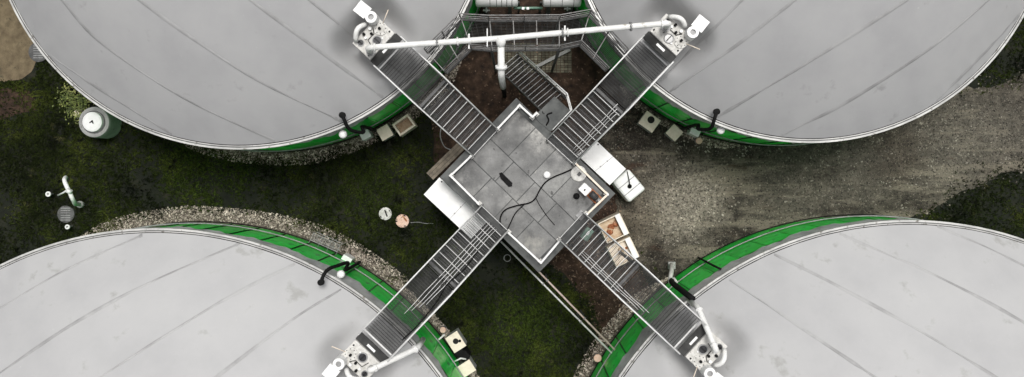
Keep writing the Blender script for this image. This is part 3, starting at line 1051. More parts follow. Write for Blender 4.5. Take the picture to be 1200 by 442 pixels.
tag(MB().tube(spline(P3), .028, 8).one('hose', M['dark']), 'black hose snaking across the central platform', 'hose')
pts = [(628, 232), (632, 240), (640, 252), (650, 264)]
tag(MB().tube(spline([P(a, b_, zt + .02) for a, b_ in pts]), .014, 6).one('cable', M['dark']), 'thin black cable branching from the hose on the platform', 'cable')
pts = [(594, 270), (598, 262), (604, 250), (614, 240)]
tag(MB().tube(spline([P(a, b_, zt + .03) for a, b_ in pts]), .022, 6).one('cable', M['dark']), 'short black cable looping at the platform edge by the conduits', 'cable')

# ------------------------------------------------------------------ stair from the platform down to the ground
a = P(650, 124, PLAT_Z); bt = P(596, 73, .25)
d = Vector((bt.x - a.x, bt.y - a.y, 0)); run = d.length; d.normalize(); nrm = Vector((-d.y, d.x, 0))
root = empty('ground_stair', (bt.x, bt.y, 0), 'narrow dark stair going from the platform down toward the white branch pipe', 'stair')
nst = 14
ex = None
for i in range(nst):
    c = a.lerp(Vector((bt.x, bt.y, .25)), (i + .5) / nst)
    if ex is None:
        ex = grating_mesh(.2, .92, .05, .012, .03, .1).build('tread', M['grate_dark'], root, False)
        MB().box((.105, 0, -.012), (.022, .96, .05)).build('nosing', M['galv_dull'], ex, False)
        o = ex
    else:
        o = copy_tree(ex, root)
    place(o, c - root.location, d)
for sg in (-1, 1):
    e = nrm * (sg * .5)
    MB().bar(a + e, Vector((bt.x, bt.y, .0)) + e + Vector((0, 0, .1)), .04, .24).build('stringer', M['stringer'], root)
lq = [P(625, 137, PLAT_Z), P(650, 113, PLAT_Z), P(669, 130, PLAT_Z), P(645, 154, PLAT_Z)]
b = MB(); b.add([v + Vector((0, 0, .0)) for v in lq] + [v - Vector((0, 0, .05)) for v in lq], [(3, 2, 1, 0), (4, 5, 6, 7), (0, 1, 5, 4), (1, 2, 6, 5), (2, 3, 7, 6), (3, 0, 4, 7)])
b.build('landing_plate', M['roofedge'], root)
cc = P(644, 142, PLAT_Z + .03)
MB().tube(spline([P(640, 147, PLAT_Z + .02), P(643, 141, PLAT_Z + .02), P(641, 135, PLAT_Z + .02), P(647, 132, PLAT_Z + .02)]), .03, 6).build('cable', M['dark'], root)
rl = [Vector((bt.x, bt.y, .25)) + nrm * .55, a + nrm * .55, P(668, 131, PLAT_Z), P(647, 153, PLAT_Z)]
# keep the rail on the outer (north-east) side
if (a + nrm).y < (a - nrm).y:
    rl[0] = Vector((bt.x, bt.y, .25)) - nrm * .55; rl[1] = a - nrm * .55
railing(root, rl, r=.022, mid=(.55, .3), m='galv', post_gap=.9)
for q in (lq[1], lq[2]):
    MB().bar(Vector((q.x * .97, q.y * .97, 0)), Vector((q.x * .97, q.y * .97, PLAT_Z - .05)), .08, .08).build('leg', M['stringer'], root)

# ------------------------------------------------------------------ catwalk that links the two upper stairways
out_px = [(497, 57), (538, 16), (572, 18), (657, 17.5), (693, 11), (737, 58)]
inn_px = [(520, 82), (551, 52), (575, 54), (657, 53), (682, 47.5), (714, 79)]
CW = LAND_Z - .0


def cw(px, py):
    p = P(px, py, CW + RAIL_H); p.z = CW
    return p


oo = [cw(*q) for q in out_px]; ii = [cw(*q) for q in inn_px]
mid = (oo[2] + ii[2]) / 2
root = empty('catwalk', (mid.x, mid.y, 0), 'bent dark catwalk with double rails linking the two upper stairways', 'catwalk')
railing(root, oo, r=.022, mid=(.62, .3), m='rail_dark', post_gap=1.0)
railing(root, ii, r=.022, mid=(.62, .3), m='rail_dark', post_gap=1.0)
for k in range(len(oo) - 1):
    a0, a1, b0, b1 = oo[k], oo[k + 1], ii[k], ii[k + 1]
    nseg = max(1, int(round((a1 - a0).length / .95)))
    for j in range(nseg):
        f0, f1 = j / nseg + .01, (j + 1) / nseg - .01
        c00, c01 = a0.lerp(a1, f0), a0.lerp(a1, f1)
        c10, c11 = b0.lerp(b1, f0), b0.lerp(b1, f1)
        b = MB()
        nbar = 20
        for q in range(nbar + 1):
            f = q / nbar
            b.bar(c00.lerp(c10, f) - Vector((0, 0, .015)), c01.lerp(c11, f) - Vector((0, 0, .015)), .013, .03)
        for f in (0, .25, .5, .75, 1):
            b.bar(c00.lerp(c01, f) - Vector((0, 0, .02)), c10.lerp(c11, f) - Vector((0, 0, .02)), .014, .024)
        b.build('floor_grating', M['grate_dark'], root)
        MB().bar(c00 + Vector((0, 0, .0)), c10 + Vector((0, 0, .0)), .03, .05).build('joist', M['rail_dark'], root)
    for e0, e1 in ((a0, a1), (b0, b1)):
        MB().bar(e0 - Vector((0, 0, .10)), e1 - Vector((0, 0, .10)), .05, .16).build('edge_beam', M['stringer'], root)
for q in (oo[2], oo[3], ii[2], ii[3]):
    MB().bar(Vector((q.x, q.y, 0)), q - Vector((0, 0, .18)), .09, .09).build('leg', M['stringer'], root)

# ------------------------------------------------------------------ gas pipes
PZ = 8.0
a = st_pt('UL', .18, .66, PZ); c = st_pt('UR', .18, .66, PZ)
a = P(430, 56, PZ); c = P(785, 27, PZ); tee = P(587, 45, PZ)
sa, sb = a, c
root = empty('gas_pipe', (tee.x, tee.y, 0), 'long white gas pipe with a tee spanning between the two upper tanks', 'pipe')


def elbow(pt, to, zlow, r=.14):
    dd = (to - pt).normalized()
    pts = [Vector((pt.x, pt.y, zlow)), Vector((pt.x, pt.y, pt.z - .22))]
    for k in range(1, 6):
        t = k / 5 * PI / 2
        pts.append(Vector((pt.x, pt.y, pt.z)) + dd * (.22 * (1 - math.cos(t))) + Vector((0, 0, -.22 + .22 * math.sin(t))))
    return pts


e1 = elbow(Vector((sa.x, sa.y, PZ)), tee, LAND_Z + .9)
e2 = elbow(Vector((sb.x, sb.y, PZ)), tee, LAND_Z + .9)
for q in (sa, sb):
    MB().lathe([(.10, .05), (.17, .05), (.17, 0)], (q.x, q.y, LAND_Z + .895), 18).build('foot_flange', M['galv_dull'], root)
MB().tube(e1 + [tee] + list(reversed(e2)), .098, 16).build('main_run', M['gasp'], root)
for q, to in ((e1[-1], tee), (e2[-1], tee), (tee.lerp(e1[-1], .35), tee), (tee.lerp(e2[-1], .42), tee)):
    dd = (to - q).normalized()
    MB().tube([q + dd * .02, q + dd * .07], .145, 16).build('collar', M['gasp'], root)
for (u0_, u1_, f_) in ((e1[-1], tee, .5), (tee, e2[-1], .38), (tee, e2[-1], .8)):
    q = u0_.lerp(u1_, f_); dd = (u1_ - u0_).normalized()
    fl = MB().tube([q - dd * .022, q + dd * .022], .155, 18).build('flange', M['galv_dull'], root)
    sd_ = dd.cross(Vector((0, 0, 1))).normalized()
    for k in range(8):
        c_ = q + (sd_ * math.cos(k * PI / 4) + Vector((0, 0, 1)) * math.sin(k * PI / 4)) * .132
        MB().tube([c_ - dd * .045, c_ + dd * .045], .012, 6).build('bolt', M['stringer'], fl)
bend = P(587.5, 85, 7.6)
dd = (bend - tee).normalized()
MB().tube([tee - dd * .05, tee + dd * .14, tee + dd * .3], [.17, .165, .11], 16).build('tee', M['gasp'], root)
br = MB().tube([tee + dd * .25, bend, bend + Vector((.0, -.10, -.12)), Vector((bend.x, bend.y - .12, 3.9))], .115, 14).build('branch', M['gasp'], root)
MB().tube([Vector((bend.x, bend.y - .12, 3.92)), Vector((bend.x, bend.y - .12, 0))], .09, 12).build('black_drop', M['dark'], root)
f = tee.lerp(bend, .84)
MB().tube([f - dd * .05, f + dd * .05], .2, 16).build('flange', M['galv'], br)
MB().bar(tee + Vector((-.45, .3, .0)), tee + Vector((-.45, -.3, .0)), .03, .34).build('pipe_clamp', M['galv'], root)
for f, s_ in ((.24, -1), (.60, 1)):
    q = (a.lerp(tee, 1 - f) if s_ < 0 else tee.lerp(c, f - .22))
    MB().bar(Vector((q.x, q.y + .25, PZ - .16)), Vector((q.x, q.y - .25, PZ - .16)), .05, .05).build('bracket', M['galv'], root)
    MB().bar(Vector((q.x, q.y + .2, CW + .4)), Vector((q.x, q.y + .2, PZ - .16)), .04, .04).build('bracket_post', M['galv'], root)
# short pipes at the lower stations
for key, far, lab in (('LL', (487, 409), 'short white gas pipe slanting off the lower left valve box'), ('LR', (819, 363), 'short white gas pipe slanting off the lower right valve box')):
    s1 = P(432, 435, 7.7) if key == 'LL' else P(840, 412, 7.7)
    e = P(*far, 6.6)
    rt = empty('gas_pipe', (s1.x, s1.y, LAND_Z + .4), lab, 'pipe')
    el = elbow(s1, e, LAND_Z + .9, .12)
    dirv = (e - el[-1]).normalized()
    MB().tube(el + [e, e + Vector((dirv.x * .08, dirv.y * .08, -.12)), Vector((e.x + dirv.x * .12, e.y + dirv.y * .12, 5.0))], .10, 14).build('main_run', M['gasp'], rt)
    MB().tube([e - dirv * .05, e + dirv * .03], .14, 14).build('flange', M['galv'], rt)
    MB().tube([el[-1], el[-1] + dirv * .06], .13, 14).build('collar', M['galv'], rt)

# ------------------------------------------------------------------ white lean-to cabinets, tote, bins
def slab_box(quad, z0, z1, name, m, parent=None):
    b = MB()
    v = [Vector((q.x, q.y, z0)) for q in quad] + [Vector((q.x, q.y, z1)) for q in quad]
    b.add(v, [(3, 2, 1, 0), (4, 5, 6, 7), (0, 1, 5, 4), (1, 2, 6, 5), (2, 3, 7, 6), (3, 0, 4, 7)])
    o = b.build(name, m, parent)
    if o.data.polygons[1].normal.z < 0: o.data.flip_normals()
    return o


def cabinet(quad_px, z, label):
    q = [P(a_, b_, z) for a_, b_ in quad_px]
    c = sum(q, Vector()) / 4
    rt = empty('cabinet', (c.x, c.y, 0), label, 'cabinet')
    slab_box([c + (v - c) * .93 for v in q], 0, z - .06, 'body', M['white'], rt)
    slab_box(q, z - .06, z, 'lid', M['ibc'], rt)
    m0, m1 = (q[0] * .45 + q[3] * .55), (q[1] * .45 + q[2] * .55)
    if (q[0] - q[1]).length > (q[1] - q[2]).length: m0, m1 = (q[0] * .45 + q[1] * .55), (q[3] * .45 + q[2] * .55)
    MB().bar(m0 + Vector((0, 0, .003)), m1 + Vector((0, 0, .003)), .014, .01).build('lid_joint', M['galv_dull'], rt)
    for f_ in (.3, .7):
        h_ = m0.lerp(m1, f_) * .94 + c * .06
        MB().box(h_ + Vector((0, 0, .01)), (.05, .05, .02), Mr).build('hinge', M['galv_dull'], rt)
    e = (q[1] - q[0]).normalized()
    k = q[0] * .86 + c * .14
    MB().lathe([(.001, .03), (.03, .03), (.03, 0)], (k.x, k.y, z), 8).build('screw', M['dark'], rt)
    return rt


cabinet([(515, 208), (496.5, 228), (552, 280), (571, 260)], 2.9, 'long white cabinet on the left side of the pump house')
cabinet([(700, 166), (733.5, 198), (714.5, 217), (676, 181)], 2.9, 'long white cabinet between the platform and the white tote')
# plank stack on the left
rt = empty('plank_stack', P(528, 183, 0), 'weathered planks leaning along the left edge of the pump house', 'planks')
for k in range(3):
    o_ = k * 2.75
    a_ = P(501 + o_, 204 + o_ * 1.0, 2.6 + .05 * k); b_ = P(541 + o_, 165 + o_, 2.6 + .05 * k)
    MB().bar(a_, b_, .118, .05).build('plank', M['wood'], rt)
for q in ((505, 203), (540, 170)):
    p = P(*q, 2.5)
    MB().bar(Vector((p.x, p.y, 0)), Vector((p.x, p.y, 2.56)), .08, .08).build('prop', M['wood'], rt)

# tote
q = [P(717, 213, 1.1), P(737, 198, 1.1), P(757, 222, 1.1), P(738, 238, 1.1)]
c = sum(q, Vector()) / 4
ang = math.atan2((q[2] - q[1]).y, (q[2] - q[1]).x)
lx_, ly_ = (q[2] - q[1]).length, (q[1] - q[0]).length
rt = empty('tote', (c.x, c.y, 0), 'white plastic tote with ribbed top and black cap on the gravel', 'tote', rz=ang)
MB().box((0, 0, .08), (lx_, ly_, .14)).build('pallet', M['wood'], rt, False)
MB().box((0, 0, .62), (lx_, ly_, .95), bev=.1).build('body', M['ibc'], rt, False)
for k in (-.17, .2):
    MB().box((k, 0, 1.1), (.035, ly_ * .93, .02)).build('strap', M['galv_dull'], rt, False)
for k, l_ in ((-.34, .3), (.02, .32), (.38, .2)):
    MB().box((k, 0, 1.10), (l_ * .9, ly_ * .8, .014), bev=.004).build('top_rib', M['ibc'], rt, False)
MB().lathe([(.001, .09), (.07, .09), (.09, .06), (.09, 0)], (.03, .0, 1.10), 14).build('cap', M['dark'], rt, False)
MB().tube([(.03, 0, 1.2), (-.12, .1, 1.22), (-.3, .2, 1.17), (-.48, .3, 1.12), (-.56, .34, .9)], .018, 6).build('hose', M['dark'], rt, False)


def bin_(quad_px, z, label, fill, lump):
    q = [P(a_, b_, z) for a_, b_ in quad_px]
    c = sum(q, Vector()) / 4
    ax = ((q[1] - q[0]) + (q[2] - q[3])); ang = math.atan2(ax.y, ax.x)
    lx_ = ax.length / 2; ly_ = ((q[3] - q[0]).length + (q[2] - q[1]).length) / 2
    rt = empty('open_bin', (c.x, c.y, 0), label, 'bin', rz=ang)
    t_ = .05
    for sx in (-1, 1):
        MB().box((sx * (lx_ / 2 - t_ / 2), 0, z / 2), (t_, ly_, z), bev=.015).build('side_wall', M['cream'], rt, False)
        MB().box((0, sx * (ly_ / 2 - t_ / 2), z / 2 - .002), (lx_ - 2 * t_, t_, z), bev=.015).build('end_wall', M['cream'], rt, False)
    MB().box((0, 0, z * .7), (lx_ - 2 * t_, ly_ - 2 * t_, .05)).build('contents', M[fill], rt, False)
    for k in range(lump):
        u, v = random.uniform(-.25, .2) * lx_, random.uniform(-.25, .25) * ly_
        rr = random.uniform(.05, .13)
        n_ = 7
        MB().lathe([(.001, rr), (rr * .7, rr * .8), (rr * 1.2, .0)], (u, v, z * .7 + .02), n_).build('scrap', M['rust' if k % 2 == 0 else 'tan'], rt, False)
    MB().box((lx_ * .36, 0, z + .005), (lx_ * .2, ly_ * 1.0, .03), bev=.01).build('rim_board', M['ibc'], rt, False)
    return rt


bin_([(700, 262), (726, 250), (738, 273), (712, 286)], 1.0, 'open white bin with rusty scrap beside the lower right stairway', 'tan', 7)
bin_([(712, 290), (739, 277), (749, 301), (722, 314)], 1.0, 'open white bin with tan residue, half under the lower right stairway', 'cream', 4)
# pale green switch box under the stairway
p = P(688, 274.5, 2.4)
rt = empty('switch_box', (p.x, p.y, 0), 'pale green switch box below the lower right stairway treads', 'switch box', rz=R(55))
MB().box((0, 0, 2.2), (.5, .34, .5), bev=.02).build('body', M['greenbox'], rt, False)
MB().box((.05, 0, 2.46), (.16, .1, .03)).build('label_plate', M['white'], rt, False)
MB().box((0, 0, .98), (.08, .08, 1.96)).build('stand', M['stringer'], rt, False)

# ------------------------------------------------------------------ pipe pair running to the lower right tank
for off, m, lab in ((0, 'nosing', 'thin white pipe from platform corner to lower right tank, outer of two'), (1, 'pinkpipe', 'thin pinkish pipe from platform corner to lower right tank, inner of two')):
    z = 2.2
    pa = P(587 + 6 * off, 283 - 4 * off, z); pb = P(717 + 3.5 * off, 414 - 4 * off, z)
    rt = empty('supply_pipe', (pa.x, pa.y, 0), lab, 'pipe')
    MB().tube([pa, pb], .036, 10).build('pipe_run', M[m], rt)
    for f in (.38, .72):
        q = pa.lerp(pb, f)
        MB().bar(Vector((q.x, q.y, 0)), Vector((q.x, q.y, z - .04)), .05, .05).build('support', M['stringer'], rt)
        MB().tube([q - (pb - pa).normalized() * .03, q + (pb - pa).normalized() * .03], .06, 10).build('clip', M['galv_dull'], rt)
# loop of cable by the corner
pts = [P(594.5 + 4 * math.cos(a_), 302.5 + 4 * math.sin(a_), .5) for a_ in np.linspace(0, 2 * PI, 17)]
rt = empty('rope_ring', P(594.5, 302.5, 0), 'small grey ring on a stake in the grass below the platform', 'ring')
MB().tube(pts, .015, 6, False).build('ring', M['galv_dull'], rt)
p = P(590.8, 302.5, .5)
MB().bar((p.x, p.y, 0), (p.x, p.y, .5), .03, .03).build('stake', M['stringer'], rt)

# ------------------------------------------------------------------ blower hoses at the tank rims
def blower(key, hose, cap, panel, label):
    t = TANKS[key]
    c0 = P(*cap, 4.7)
    rt = empty('blower_hose', (c0.x, c0.y, 0), label, 'hose')
    pts = []
    for (a_, b_, z) in hose: pts.append(P(a_, b_, z))
    e = pts[-1]
    dn = Vector((e.x - t['x'], e.y - t['y'], 0)).normalized()
    foot = Vector((t['x'], t['y'], 0)) + dn * (t['R'] + .16)
    pts.append(Vector((foot.x, foot.y, e.z - .5)))
    pts.append(Vector((foot.x, foot.y, .45)))
    sp = spline(pts, 6)
    MB().tube(sp, [.062 + .010 * (i % 2) for i in range(len(sp))], 10).build('hose', M['dark'], rt)
    MB().tube([pts[0] - Vector((0, 0, .12)), pts[0] + Vector((0, 0, .06))], .115, 12).build('cuff', M['dark'], rt)
    dc = Vector((c0.x - t['x'], c0.y - t['y'], 0)).normalized()
    MB().lathe([(.001, .19), (.09, .18), (.14, .13), (.16, .05), (.13, 0)], (c0.x, c0.y, 4.7 - .05), 18, True).build('cap', M['white'], rt)
    w0 = Vector((t['x'], t['y'], 4.6)) + dc * (t['R'] - .1)
    MB().bar(w0, Vector((c0.x, c0.y, 4.6)), .05, .05).build('bracket', M['galv'], rt)
    MB().bar(Vector((c0.x, c0.y, 4.58)), Vector((c0.x, c0.y, 4.7)), .05, .05).build('cap_stem', M['galv'], rt)
    if panel:
        pc = P(*panel, .7)
        tg = math.atan2(dn.y, dn.x)
        MB().box((pc.x, pc.y, .36), (.34, .42, .72), Matrix.Rotation(tg, 3, 'Z'), bev=.02).build('fan_box', M['white'], rt)


blower('UL', [(401, 135, 5.75), (404, 142, 5.72), (408, 150, 5.45), (415, 154, 5.0), (426, 155, 4.2)], (402, 157.5), (428, 158), 'black bent hose with white cap over the rim of the upper left tank')
blower('LL', [(376, 331, 5.95), (380, 321, 5.85), (386, 315, 5.6), (394, 312, 5.2), (408, 308, 4.0)], (399.5, 321.5), (405.5, 305), 'black bent hose with white cap over the rim of the lower left tank')
blower('UR', [(840, 131, 5.75), (837, 140, 5.72), (834, 149, 5.35), (828, 152, 4.9), (818, 151, 4.2)], (844.5, 152.5), (815, 154), 'black bent hose with white cap over the rim of the upper right tank')
# dark pipe and pale elbow at the lower right tank
rt = empty('overflow_pipe', P(787, 320, 0), 'thick black pipe with pale forked elbow at the lower right stairway', 'pipe')
MB().tube(spline([P(813, 351, 5.35), P(806, 346, 5.3), P(797, 339, 4.6), P(789, 332.5, 3.2), P(786, 328, 2.4)]), .11, 10).build('black_pipe', M['dark'], rt)
MB().tube(spline([P(786, 331, 2.7), P(785.5, 326, 2.4), P(787, 318, 1.9), P(787, 312, .9), P(787, 310, .1)]), .09, 10).build('pale_elbow', M['station'], rt)
MB().tube([P(786, 329, 2.6), P(790, 326, 2.6), P(793, 331, 2.9)], .05, 8).build('fork', M['station'], rt)
MB().box(P(787, 311, .1), (.3, .3, .2)).build('foot', M['concrete'], rt)
t = TANKS['LR']
pts = [P(819, 303, .2), P(828, 308.5, 1.6), P(838, 314, 3.2), P(846, 318, 4.3)]
pts = [Vector((t['x'], t['y'], 0)) + (Vector((p.x - t['x'], p.y - t['y'], 0)).normalized() * (t['R'] + .09)) + Vector((0, 0, p.z)) for p in pts]
tag(MB().tube(pts, .045, 8).one('down_pipe', M['dark']), 'dark down pipe on the green wall of the lower right tank', 'pipe')
# wire cage on the lower left wall
t = TANKS['LL']
ca_ = P(381, 288, 1.2)
an = math.atan2(ca_.y - t['y'], ca_.x - t['x'])
rt = empty('wire_guard', (t['x'] + math.cos(an) * (t['R'] + .3), t['y'] + math.sin(an) * (t['R'] + .3), 0), 'pale wire guard on the green wall of the lower left tank', 'guard', rz=an + PI / 2)
for yy in (-.25, .05):
    for zz in (.9, 1.5):
        MB().bar((-.6, yy, zz), (.6, yy, zz), .02, .02).build('rail', M['galv_dull'], rt, False)
for xx in (-.6, -.2, .2, .6):
    MB().bar((xx, -.25, 0), (xx, -.25, 1.5), .02, .02).build('post', M['galv_dull'], rt, False)
    MB().bar((xx, -.25, 1.5), (xx, .2, 1.5), .015, .015).build('cross_bar', M['galv_dull'], rt, False)
g_ = grating_mesh(1.2, .28, .045, .008, .01, .2)
o = g_.build('mesh_top', M['galv_dull'], rt, False); o.location = (0, -.1, 1.49)


# ------------------------------------------------------------------ boxes, caps and shafts on the ground
def inspection_box(quad_px, z, label, hole=None, name='inspection_box', m='cream', inner='tan'):
    q = [P(a_, b_, z) for a_, b_ in quad_px]
    c = sum(q, Vector()) / 4
    ax = ((q[1] - q[0]) + (q[2] - q[3])); ang = math.atan2(ax.y, ax.x)
    lx_ = ax.length / 2; ly_ = ((q[3] - q[0]).length + (q[2] - q[1]).length) / 2
    rt = empty(name, (c.x, c.y, 0), label, 'box', rz=ang)
    if hole is None:
        MB().box((0, 0, z / 2 - .02), (lx_ * .94, ly_ * .94, z - .04)).build('body', M['concrete'], rt, False)
        MB().box((0, 0, z - .02), (lx_, ly_, .05), bev=.015).build('lid', M[m], rt, False)
    else:
        t_ = hole
        for sx in (-1, 1):
            MB().box((sx * (lx_ / 2 - t_ / 2), 0, z / 2), (t_, ly_, z), bev=.012).build('side_wall', M[m], rt, False)
            MB().box((0, sx * (ly_ / 2 - t_ / 2), z / 2 - .002), (lx_ - 2 * t_, t_, z), bev=.012).build('end_wall', M[m], rt, False)
        MB().box((0, 0, .1), (lx_ - 2 * t_, ly_ - 2 * t_, .2)).build('inside', M[inner], rt, False)
    return rt, lx_, ly_


inspection_box([(459, 146), (478, 133), (487, 147), (469, 160)], .8, 'open cream box with rusty inside by the upper left tank', .09)
inspection_box([(441, 152), (454, 145), (461, 158), (448, 166)], .7, 'square cream lid between hose box and open box by upper left tank')
r_, lx_, ly_ = inspection_box([(748, 144), (758, 130), (775, 141), (764, 156)], .75, 'cream box with round dark hole by the upper right tank')
MB().lathe([(.001, .005), (.15, .005), (.15, 0)], (.1, .0, .755), 16).build('opening', M['hole'], r_, False)
inspection_box([(780, 156), (790, 145), (801, 155), (791, 166)], .6, 'square cream lid between hose box and holed box by upper right tank')
r_, lx_, ly_ = inspection_box([(521, 397), (535, 388), (547, 405), (533, 414)], .9, 'pale box with dark hole at the foot of lower left tank')
MB().lathe([(.001, .005), (.12, .005), (.12, 0)], (.02, .03, .905), 14).build('opening', M['hole'], r_, False)
MB().lathe([(.001, .06), (.05, .06), (.06, 0)], (.17, -.05, .905), 10).build('knob', M['dark'], r_, False)
inspection_box([(536, 430), (550, 421), (558, 434), (544, 443)], .9, 'pale square box nearest the bottom edge at lower left tank')
rt = empty('black_motor', P(541, 413, 0), 'black motor between the two pale boxes at lower left tank', 'motor')
for (a_, b_), s_ in (((538, 412), .34), ((544, 417), .36)):
    p = P(a_, b_, .8)
    MB().box((p.x, p.y, .45), (s_ * 1.15, s_, .9), Matrix.Rotation(R(35), 3, 'Z'), bev=.05).build('housing', M['dark'], rt)
MB().tube([P(532, 424, .9), P(540, 420, 1.0), P(546, 421, .9)], .035, 8).build('grey_arm', M['galv'], rt)
for (a_, b_), (c_, d_) in (((512, 400), (521, 392)),):
    MB().tube([P(a_, b_, 1.0), P(c_, d_, .9)], .04, 8).build('spout', M['galv'], rt)


def cap_post(px_, py_, z, r, label, m='pinkcap'):
    p = P(px_, py_, z)
    rt = empty('capped_pipe', (p.x, p.y, 0), label, 'capped pipe')
    MB().lathe([(r * .8, z - .05), (r * .8, 0)], n=14).build('pipe', M['galv_dull'], rt, False)
    MB().lathe([(.001, z), (r * .9, z - .005), (r, z - .03), (r, z - .09)], n=18).build('cap', M[m], rt, False)


cap_post(819.5, 165, .5, .14, 'pink round pipe cap by the upper right tank boxes')
cap_post(519, 387, .6, .13, 'pink round pipe cap under the lower left stairway')
cap_post(700.5, 420, .5, .17, 'orange-pink round pipe cap by the lower right tank wall')
# manhole lids in the grass
for (px_, py_, r, m, lab, notch) in ((451.5, 250.5, .27, 'station', 'pale round manhole lid with a dark slot in the grass', 1), (471.5, 259, .28, 'pinkcap', 'pinkish round manhole lid beside the slotted lid in the grass', 2), (77, 251, .36, 'stringer', 'dark round manhole lid in the grass near the vent pipe', 0),
                                     (45, 61, .42, 'stringer', 'dark round manhole lid against the upper left tank rim', 0)):
    p = P(px_, py_, .06)
    rt = empty('manhole_lid', (p.x, p.y, 0), lab, 'manhole')
    MB().lathe([(.001, .075), (r * .88, .075), (r * .9, .06), (r, .06), (r, 0)], n=28).build('lid', M[m], rt, False)
    if notch == 1:
        MB().box((.03, .02, .08), (.06, .3, .012), Matrix.Rotation(.35, 3, 'Z')).build('slot', M['hole'], rt, False)
        for a_ in (.6, 3.7): MB().box((math.cos(a_) * .22, math.sin(a_) * .22, .08), (.05, .05, .012)).build('lift_hole', M['hole'], rt, False)
    if notch == 2:
        MB().box((.1, .1, .08), (.3, .07, .012), Matrix.Rotation(-.9, 3, 'Z')).build('stain_groove', M['rust'], rt, False)
        for a_ in (1.2, 3.2, 5.2): MB().box((math.cos(a_) * .24, math.sin(a_) * .24, .08), (.07, .05, .012)).build('lift_hole', M['hole'], rt, False)
    if notch == 0:
        for a_ in range(6):
            MB().box((0, -.25 + .1 * a_, .08), (.4, .03, .012)).build('rib', M['galv_dull'], rt, False)
p0, p1 = P(481, 261, .03), P(508, 262, .03)
tag(MB().tube(spline([p0, P(490, 260.5, .05), P(499, 262, .03), p1]), .014, 6).one('cable', M['galv_dull']), 'thin grey cable trailing from the pinkish manhole lid', 'cable')
# round shaft
p = P(109, 143, 1.2)
rt = empty('round_shaft', (p.x, p.y, 0), 'round concrete shaft with white lid beside the upper left tank', 'shaft')
MB().lathe([(.001, 1.12), (.5, 1.12), (.56, 1.14), (.62, 1.12), (.64, 1.0), (.64, 0)], n=36).build('ring', M['concrete'], rt, False)
MB().lathe([(.001, 1.34), (.1, 1.34), (.33, 1.31), (.40, 1.28), (.41, 1.12)], n=30).build('lid', M['white'], rt, False)
MB().box((0, 0, 1.35), (.16, .04, .03), Matrix.Rotation(.5, 3, 'Z')).build('handle', M['dark'], rt, False)
MB().box((.05, -.01, 1.35), (.04, .14, .03), Matrix.Rotation(.5, 3, 'Z')).build('hasp', M['dark'], rt, False)
MB().lathe([(.43, 1.16), (.47, 1.16), (.47, 1.12)], n=30).build('seal', M['stringer'], rt, False)
# vent pipe
rt = empty('vent_pipe', P(82, 225, 0), 'white bent vent pipe standing in the grass at left', 'vent pipe')
pts = [P(88, 239, .5), P(87, 237, 1.0), P(84.5, 232, 1.35), P(81, 224, 1.4), P(77.5, 217, 1.38), P(75.5, 211, 1.25), P(77, 208, .9)]
MB().tube(spline(pts), .085, 12).build('bow', M['white'], rt)
p = P(88, 240, .5)
MB().tube([Vector((p.x, p.y, 0)), P(88, 239, .5), P(87, 237, 1.0)], .085, 12).build('riser', M['white'], rt)
MB().lathe([(.0, .12), (.15, .12), (.15, 0)], (p.x, p.y, 0), 16).build('collar', M['concrete'], rt)
MB().tube([P(80, 222, 1.4), P(74, 226, 1.2), P(68, 229, 1.0)], .035, 8).build('arm', M['galv'], rt)
MB().tube([P(82, 222, 1.5), P(80, 226, 1.5)], .12, 12).build('flange', M['galv'], rt)
for (px_, py_, r, lab) in ((56.5, 227.5, .11, 'small grey marker post left of the white vent pipe'), (79, 266, .10, 'small grey marker post below the dark manhole lid')):
    p = P(px_, py_, .4)
    rt = empty('marker_post', (p.x, p.y, 0), lab, 'post')
    MB().lathe([(.03, .38), (.03, 0)], n=8).build('stem', M['galv_dull'], rt, False)
    MB().lathe([(.05, .41), (.05, .39)], n=14).build('centre', M['dark'], rt, False)
    MB().lathe([(.05, .41), (.05, .42), (r, .42), (r, .36), (.02, .36)], n=16).build('head', M['galv'], rt, False)

# bush beside the shaft
rt = empty('bush', P(88, 122, 0), 'small yellow-green bush beside the round white-lidded shaft', 'bush')
lv_, lf = [], []
bc = [P(80, 108, .3), P(88, 118, .5), P(97, 124, .4), P(84, 128, .35), P(100, 112, .3), P(92, 135, .3), P(78, 118, .25)]
for c_ in bc:
    st_ = MB().tube([Vector((rt.location.x, rt.location.y, 0)), c_ + Vector((0, 0, -.1)), c_ + Vector((random.uniform(-.1, .1), random.uniform(-.1, .1), .12))], [.016, .012, .006], 5).build('stem', M['bark'], rt)
    for _ in range(110):
        o_ = Vector((random.gauss(0, .19), random.gauss(0, .19), random.gauss(0, .12)))
        c2 = c_ + o_
        if c2.z < .03: c2.z = .03 + random.random() * .1
        a_, b2 = random.uniform(0, 6.28), random.uniform(-.7, .7)
        u = Vector((math.cos(a_), math.sin(a_), b2)) * random.uniform(.03, .065)
        v = Vector((-math.sin(a_), math.cos(a_), random.uniform(-.4, .4))) * random.uniform(.015, .03)
        k = len(lv_)
        lv_ += [c2 - u, c2 + v, c2 + u, c2 - v]
        lf.append((k, k + 1, k + 2, k + 3))
tag(MB().add(lv_, lf).build('foliage', M['leaf'], rt), kind='stuff')
p = P(90, 133, .2)
b = MB().lathe([(.001, .3), (.12, .26), (.2, .1), (.22, 0)], (p.x, p.y, 0), 7).one('stone', M['cream'])
tag(b, 'pale yellowish stone between the bush and the round shaft', 'stone')

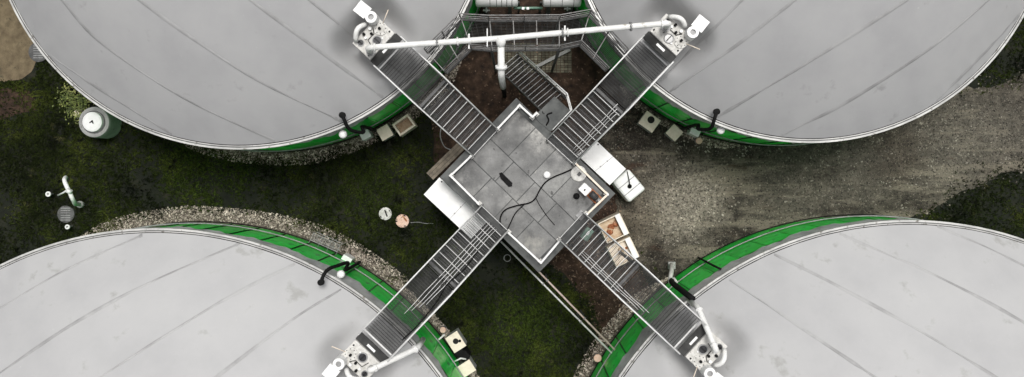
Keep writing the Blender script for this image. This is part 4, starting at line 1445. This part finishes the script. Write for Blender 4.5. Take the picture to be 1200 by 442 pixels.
# ------------------------------------------------------------------ top middle: insulated vessels, pavers, kerb
for (x0, x1, lab) in ((557, 607, 'white insulated vessel at the top edge, left of two'), (636, 681, 'white insulated vessel at the top edge, right of two')):
    z = 3.4; r = .46
    a_ = P(x0, -6, z); b_ = P(x1, -6, z)
    rt = empty('insulated_vessel', ((a_.x + b_.x) / 2, a_.y, 0), lab, 'vessel', 'insulated vessels at the top edge')
    L_ = b_.x - a_.x
    xs_ = [0, .03, .06, L_ - .06, L_ - .03, L_]
    MB().tube([a_ + Vector((x_, 0, 0)) for x_ in xs_], [r * .8, r * .96, r, r, r * .96, r * .8], 28).build('shell', M['white'], rt)
    for f in ((.35, .5, .62, .74, .86) if x0 < 600 else (.2, .5, .8)):
        q = a_.lerp(b_, f)
        MB().tube([q - Vector((.012, 0, 0)), q + Vector((.012, 0, 0))], r + .012, 28).build('band', M['galv_dull'], rt)
    for f in (.2, .8):
        q = a_.lerp(b_, f)
        MB().box((q.x, q.y, (z - r * .8) / 2), (.14, .6, z - r * .8)).build('saddle', M['stringer'], rt)
p = P(621, -2, 2.6)
rt = empty('manifold_frame', (p.x, p.y, 0), 'rusty frame with green pipe between the two white vessels', 'frame')
MB().box((p.x, p.y, 2.3), (.75, .7, .5)).build('tray', M['soil'], rt)
MB().tube([P(602, 9.5, 2.8), P(636, 9.5, 2.8)], .05, 8).build('green_pipe', M['greenbox'], rt)
for q in ((608, 3), (634, 3)):
    k = P(*q, 2.0)
    MB().bar((k.x, k.y, 0), (k.x, k.y, 2.06), .08, .08).build('leg', M['stringer'], rt)
for k in (613, 618.5):
    MB().box(P(k, 10, 2.92), (.1, .09, .06)).build('white_tag', M['white'], rt)
for (px_, py_, lab) in ((570, 12, 'small white valve below the left insulated vessel'), (665, 10, 'small pale valve below the right insulated vessel')):
    p = P(px_, py_, 2.4)
    rt = empty('valve', (p.x, p.y, 0), lab, 'valve')
    MB().lathe([(.04, 2.3), (.04, 0)], n=8).build('stem', M['stringer'], rt, False)
    MB().box((0, 0, 2.36), (.26, .06, .08)).build('body', M['white'], rt, False)
    MB().box((0, .03, 2.42), (.06, .24, .05)).build('lever', M['galv'], rt, False)
# pavers
b = MB()
a_, c_ = P(588, 50), P(668, 84)
x = a_.x
while x < c_.x:
    y = c_.y
    while y < a_.y:
        b.box((x + random.uniform(-.004, .004), y, .012 + random.uniform(-.006, .006)), (.135, .085, .05))
        y += .105
    x += .16
tag(b.build('paver_path', M['paver']), kind='structure')
ka, kb = P(629, 78, .12), P(668, 58, .12)
tag(MB().bar(ka - Vector((0, 0, .04)), kb - Vector((0, 0, .04)), .13, .16).one('kerb_stone', M['concrete']), 'pale kerb stone slanting beside the pavers at the top', 'kerb')
ka, kb = P(505, 155, .04), P(545, 158, .06)
tag(MB().tube(spline([P(517, 150, .05), P(516, 160, .05), P(521, 172, .05), P(530, 176, .05)]), .02, 6).one('cable', M['galv_dull']), 'thin grey cable curling beside the upper left stairway', 'cable')
